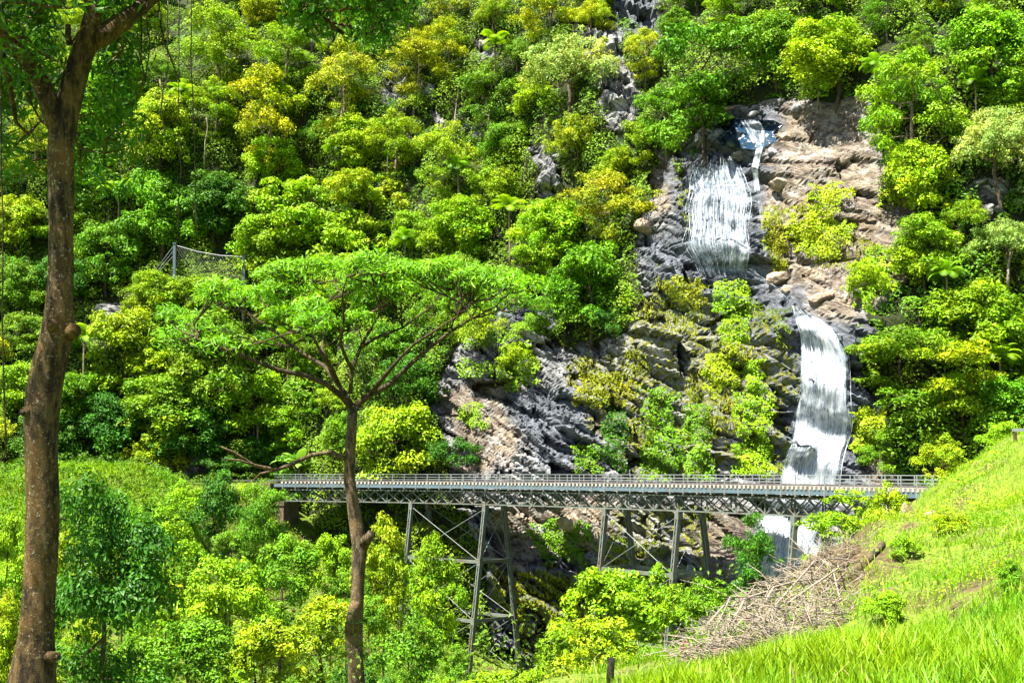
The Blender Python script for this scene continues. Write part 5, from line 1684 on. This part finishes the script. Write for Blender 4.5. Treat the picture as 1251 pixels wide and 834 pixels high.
# leaf clusters
LC = []
def spray(n, xr, yr, dr, r=(.22, .4)):
    for _ in range(n): LC.append((tuple(P(R_.uniform(*xr), R_.uniform(*yr), DL + R_.uniform(*dr))), R_.uniform(*r), .45 + R_.uniform(-.2, .2)))
spray(24, (-30, 60), (0, 110), (-.6, 1.6)); spray(12, (-30, 40), (80, 200), (.2, 1.8)); spray(26, (95, 160), (75, 225), (.6, 1.8), (.16, .3)); spray(14, (120, 165), (10, 80), (.8, 1.8), (.14, .25))
spray(34, (365, 495), (-12, 38), (.2, 1.6), (.14, .28)); spray(8, (430, 480), (38, 62), (.7, 1.5), (.10, .18))
spray(10, (355, 390), (0, 30), (.5, 1.3), (.1, .18))
spray(110, (-160, 330), (-280, -30), (-2.0, 2.5), (.3, .55)); spray(70, (-520, 160), (-680, -200), (-3, 1.5), (.4, .7)); spray(40, (330, 560), (-200, -40), (-1, 2), (.25, .45))
limbs_pts = L1 + L2 + L3 + L4 + L5 + L6 + L8
nodes = list(limbs_pts) + [P(90, 100, DL), P(100, 68, DL), P(76, 160, DL), P(108, -80, DL), P(104, -150, DL)]
for (c, r, h) in sorted(LC, key=lambda q: min((Vector(q[0]) - s).length for s in limbs_pts)):
    c = Vector(c); b = min(nodes, key=lambda q: (q - c).length)
    m1 = b.lerp(c, .5) + Vector((R_.uniform(-.1, .1), R_.uniform(-.1, .1), R_.uniform(-.08, .08)))
    mb.tube([b, m1, c], [.013, .010, .004], 5, False)
    nodes += [m1]
bb(mb, 'trunk', M['bark_near'], lt, True)
V, Fq, at = crown_leaves(LC, 900, .135, .034, .9, droop=.5, rnd=.8, upb=.3, full=.6)
cr = obj('crown', mesh_np('crown', np.asarray(V) - np.array(lt.location), Fq, M['leaf_gloss'], False, at), lt); cr.color = (.05, .15, .007, 1)

# hanging vines, each a thing
VN = [([(170, -20), (173, 30), (172, 70), (176, 95), (170, 120)], 3.0, 'thick wavy vine hanging closest to the forked trunk'), ([(180, -20), (179, 25), (183, 50), (181, 75), (176, 105)], 2.6, 'wavy vine hanging just right of the thickest one'),
      ([(192, -20), (195, 20), (200, 50), (210, 75), (220, 100)], 3.0, 'curving vine slanting to the right from the bough'), ([(205, 60), (206, 85), (199, 115), (197, 135), (201, 165)], 2.2, 'pale vine end with a bleached tip'),
      ([(235, -20), (233, 60), (236, 130), (238, 200), (240, 290)], 2.0, 'longest straight vine hanging down past the trees'), ([(218, 160), (221, 210), (217, 250), (220, 300)], 1.8, 'thin vine low down between the trees and the fence'),
      ([(2, 180), (4, 300), (3, 420), (8, 560)], 2.6, 'thin vine along the left edge of the view')]
for pl, w, lab in VN:
    n = len(pl); m_ = MB()
    pp = []
    for i in range(n - 1):
        for j in range(4):
            f = j / 4; a = pl[i]; b = pl[i + 1]
            pp.append(P(a[0] + (b[0] - a[0]) * f + R_.uniform(-.8, .8), a[1] + (b[1] - a[1]) * f, DL + .3))
    pp.append(P(*pl[-1], DL + .3))
    if pl[0][1] > 0: pp = [P(pl[0][0] + 1, -30, DL + .3)] + pp
    m_.tube([q - pp[0] for q in pp], [w * k / 2 * .8] * len(pp), 5)
    o = m_.build('hanging_vine', M['bark_pale'] if 'pale' in lab else M['bark'], None, True); o.location = pp[0]
    tag(o, lab, 'vine', 'vines hanging from the foreground tree')

# small white rail at the right edge
pr = P(1246, 545, 52)
wr = empty('handrail', pr, 'small white handrail stub at the crest of the grassy slope by the right edge', 'handrail')
m_ = MB(); m_.bar(P(1237, 525, 52), P(1290, 525, 52), .1, .12); bb(m_, 'top_rail', M['galv'], wr)
for px in (1240, 1262, 1284):
    m_ = MB(); m_.bar(P(px, 527, 52), P(px, 560, 52), .12, .12); bb(m_, 'post', M['bark'], wr)
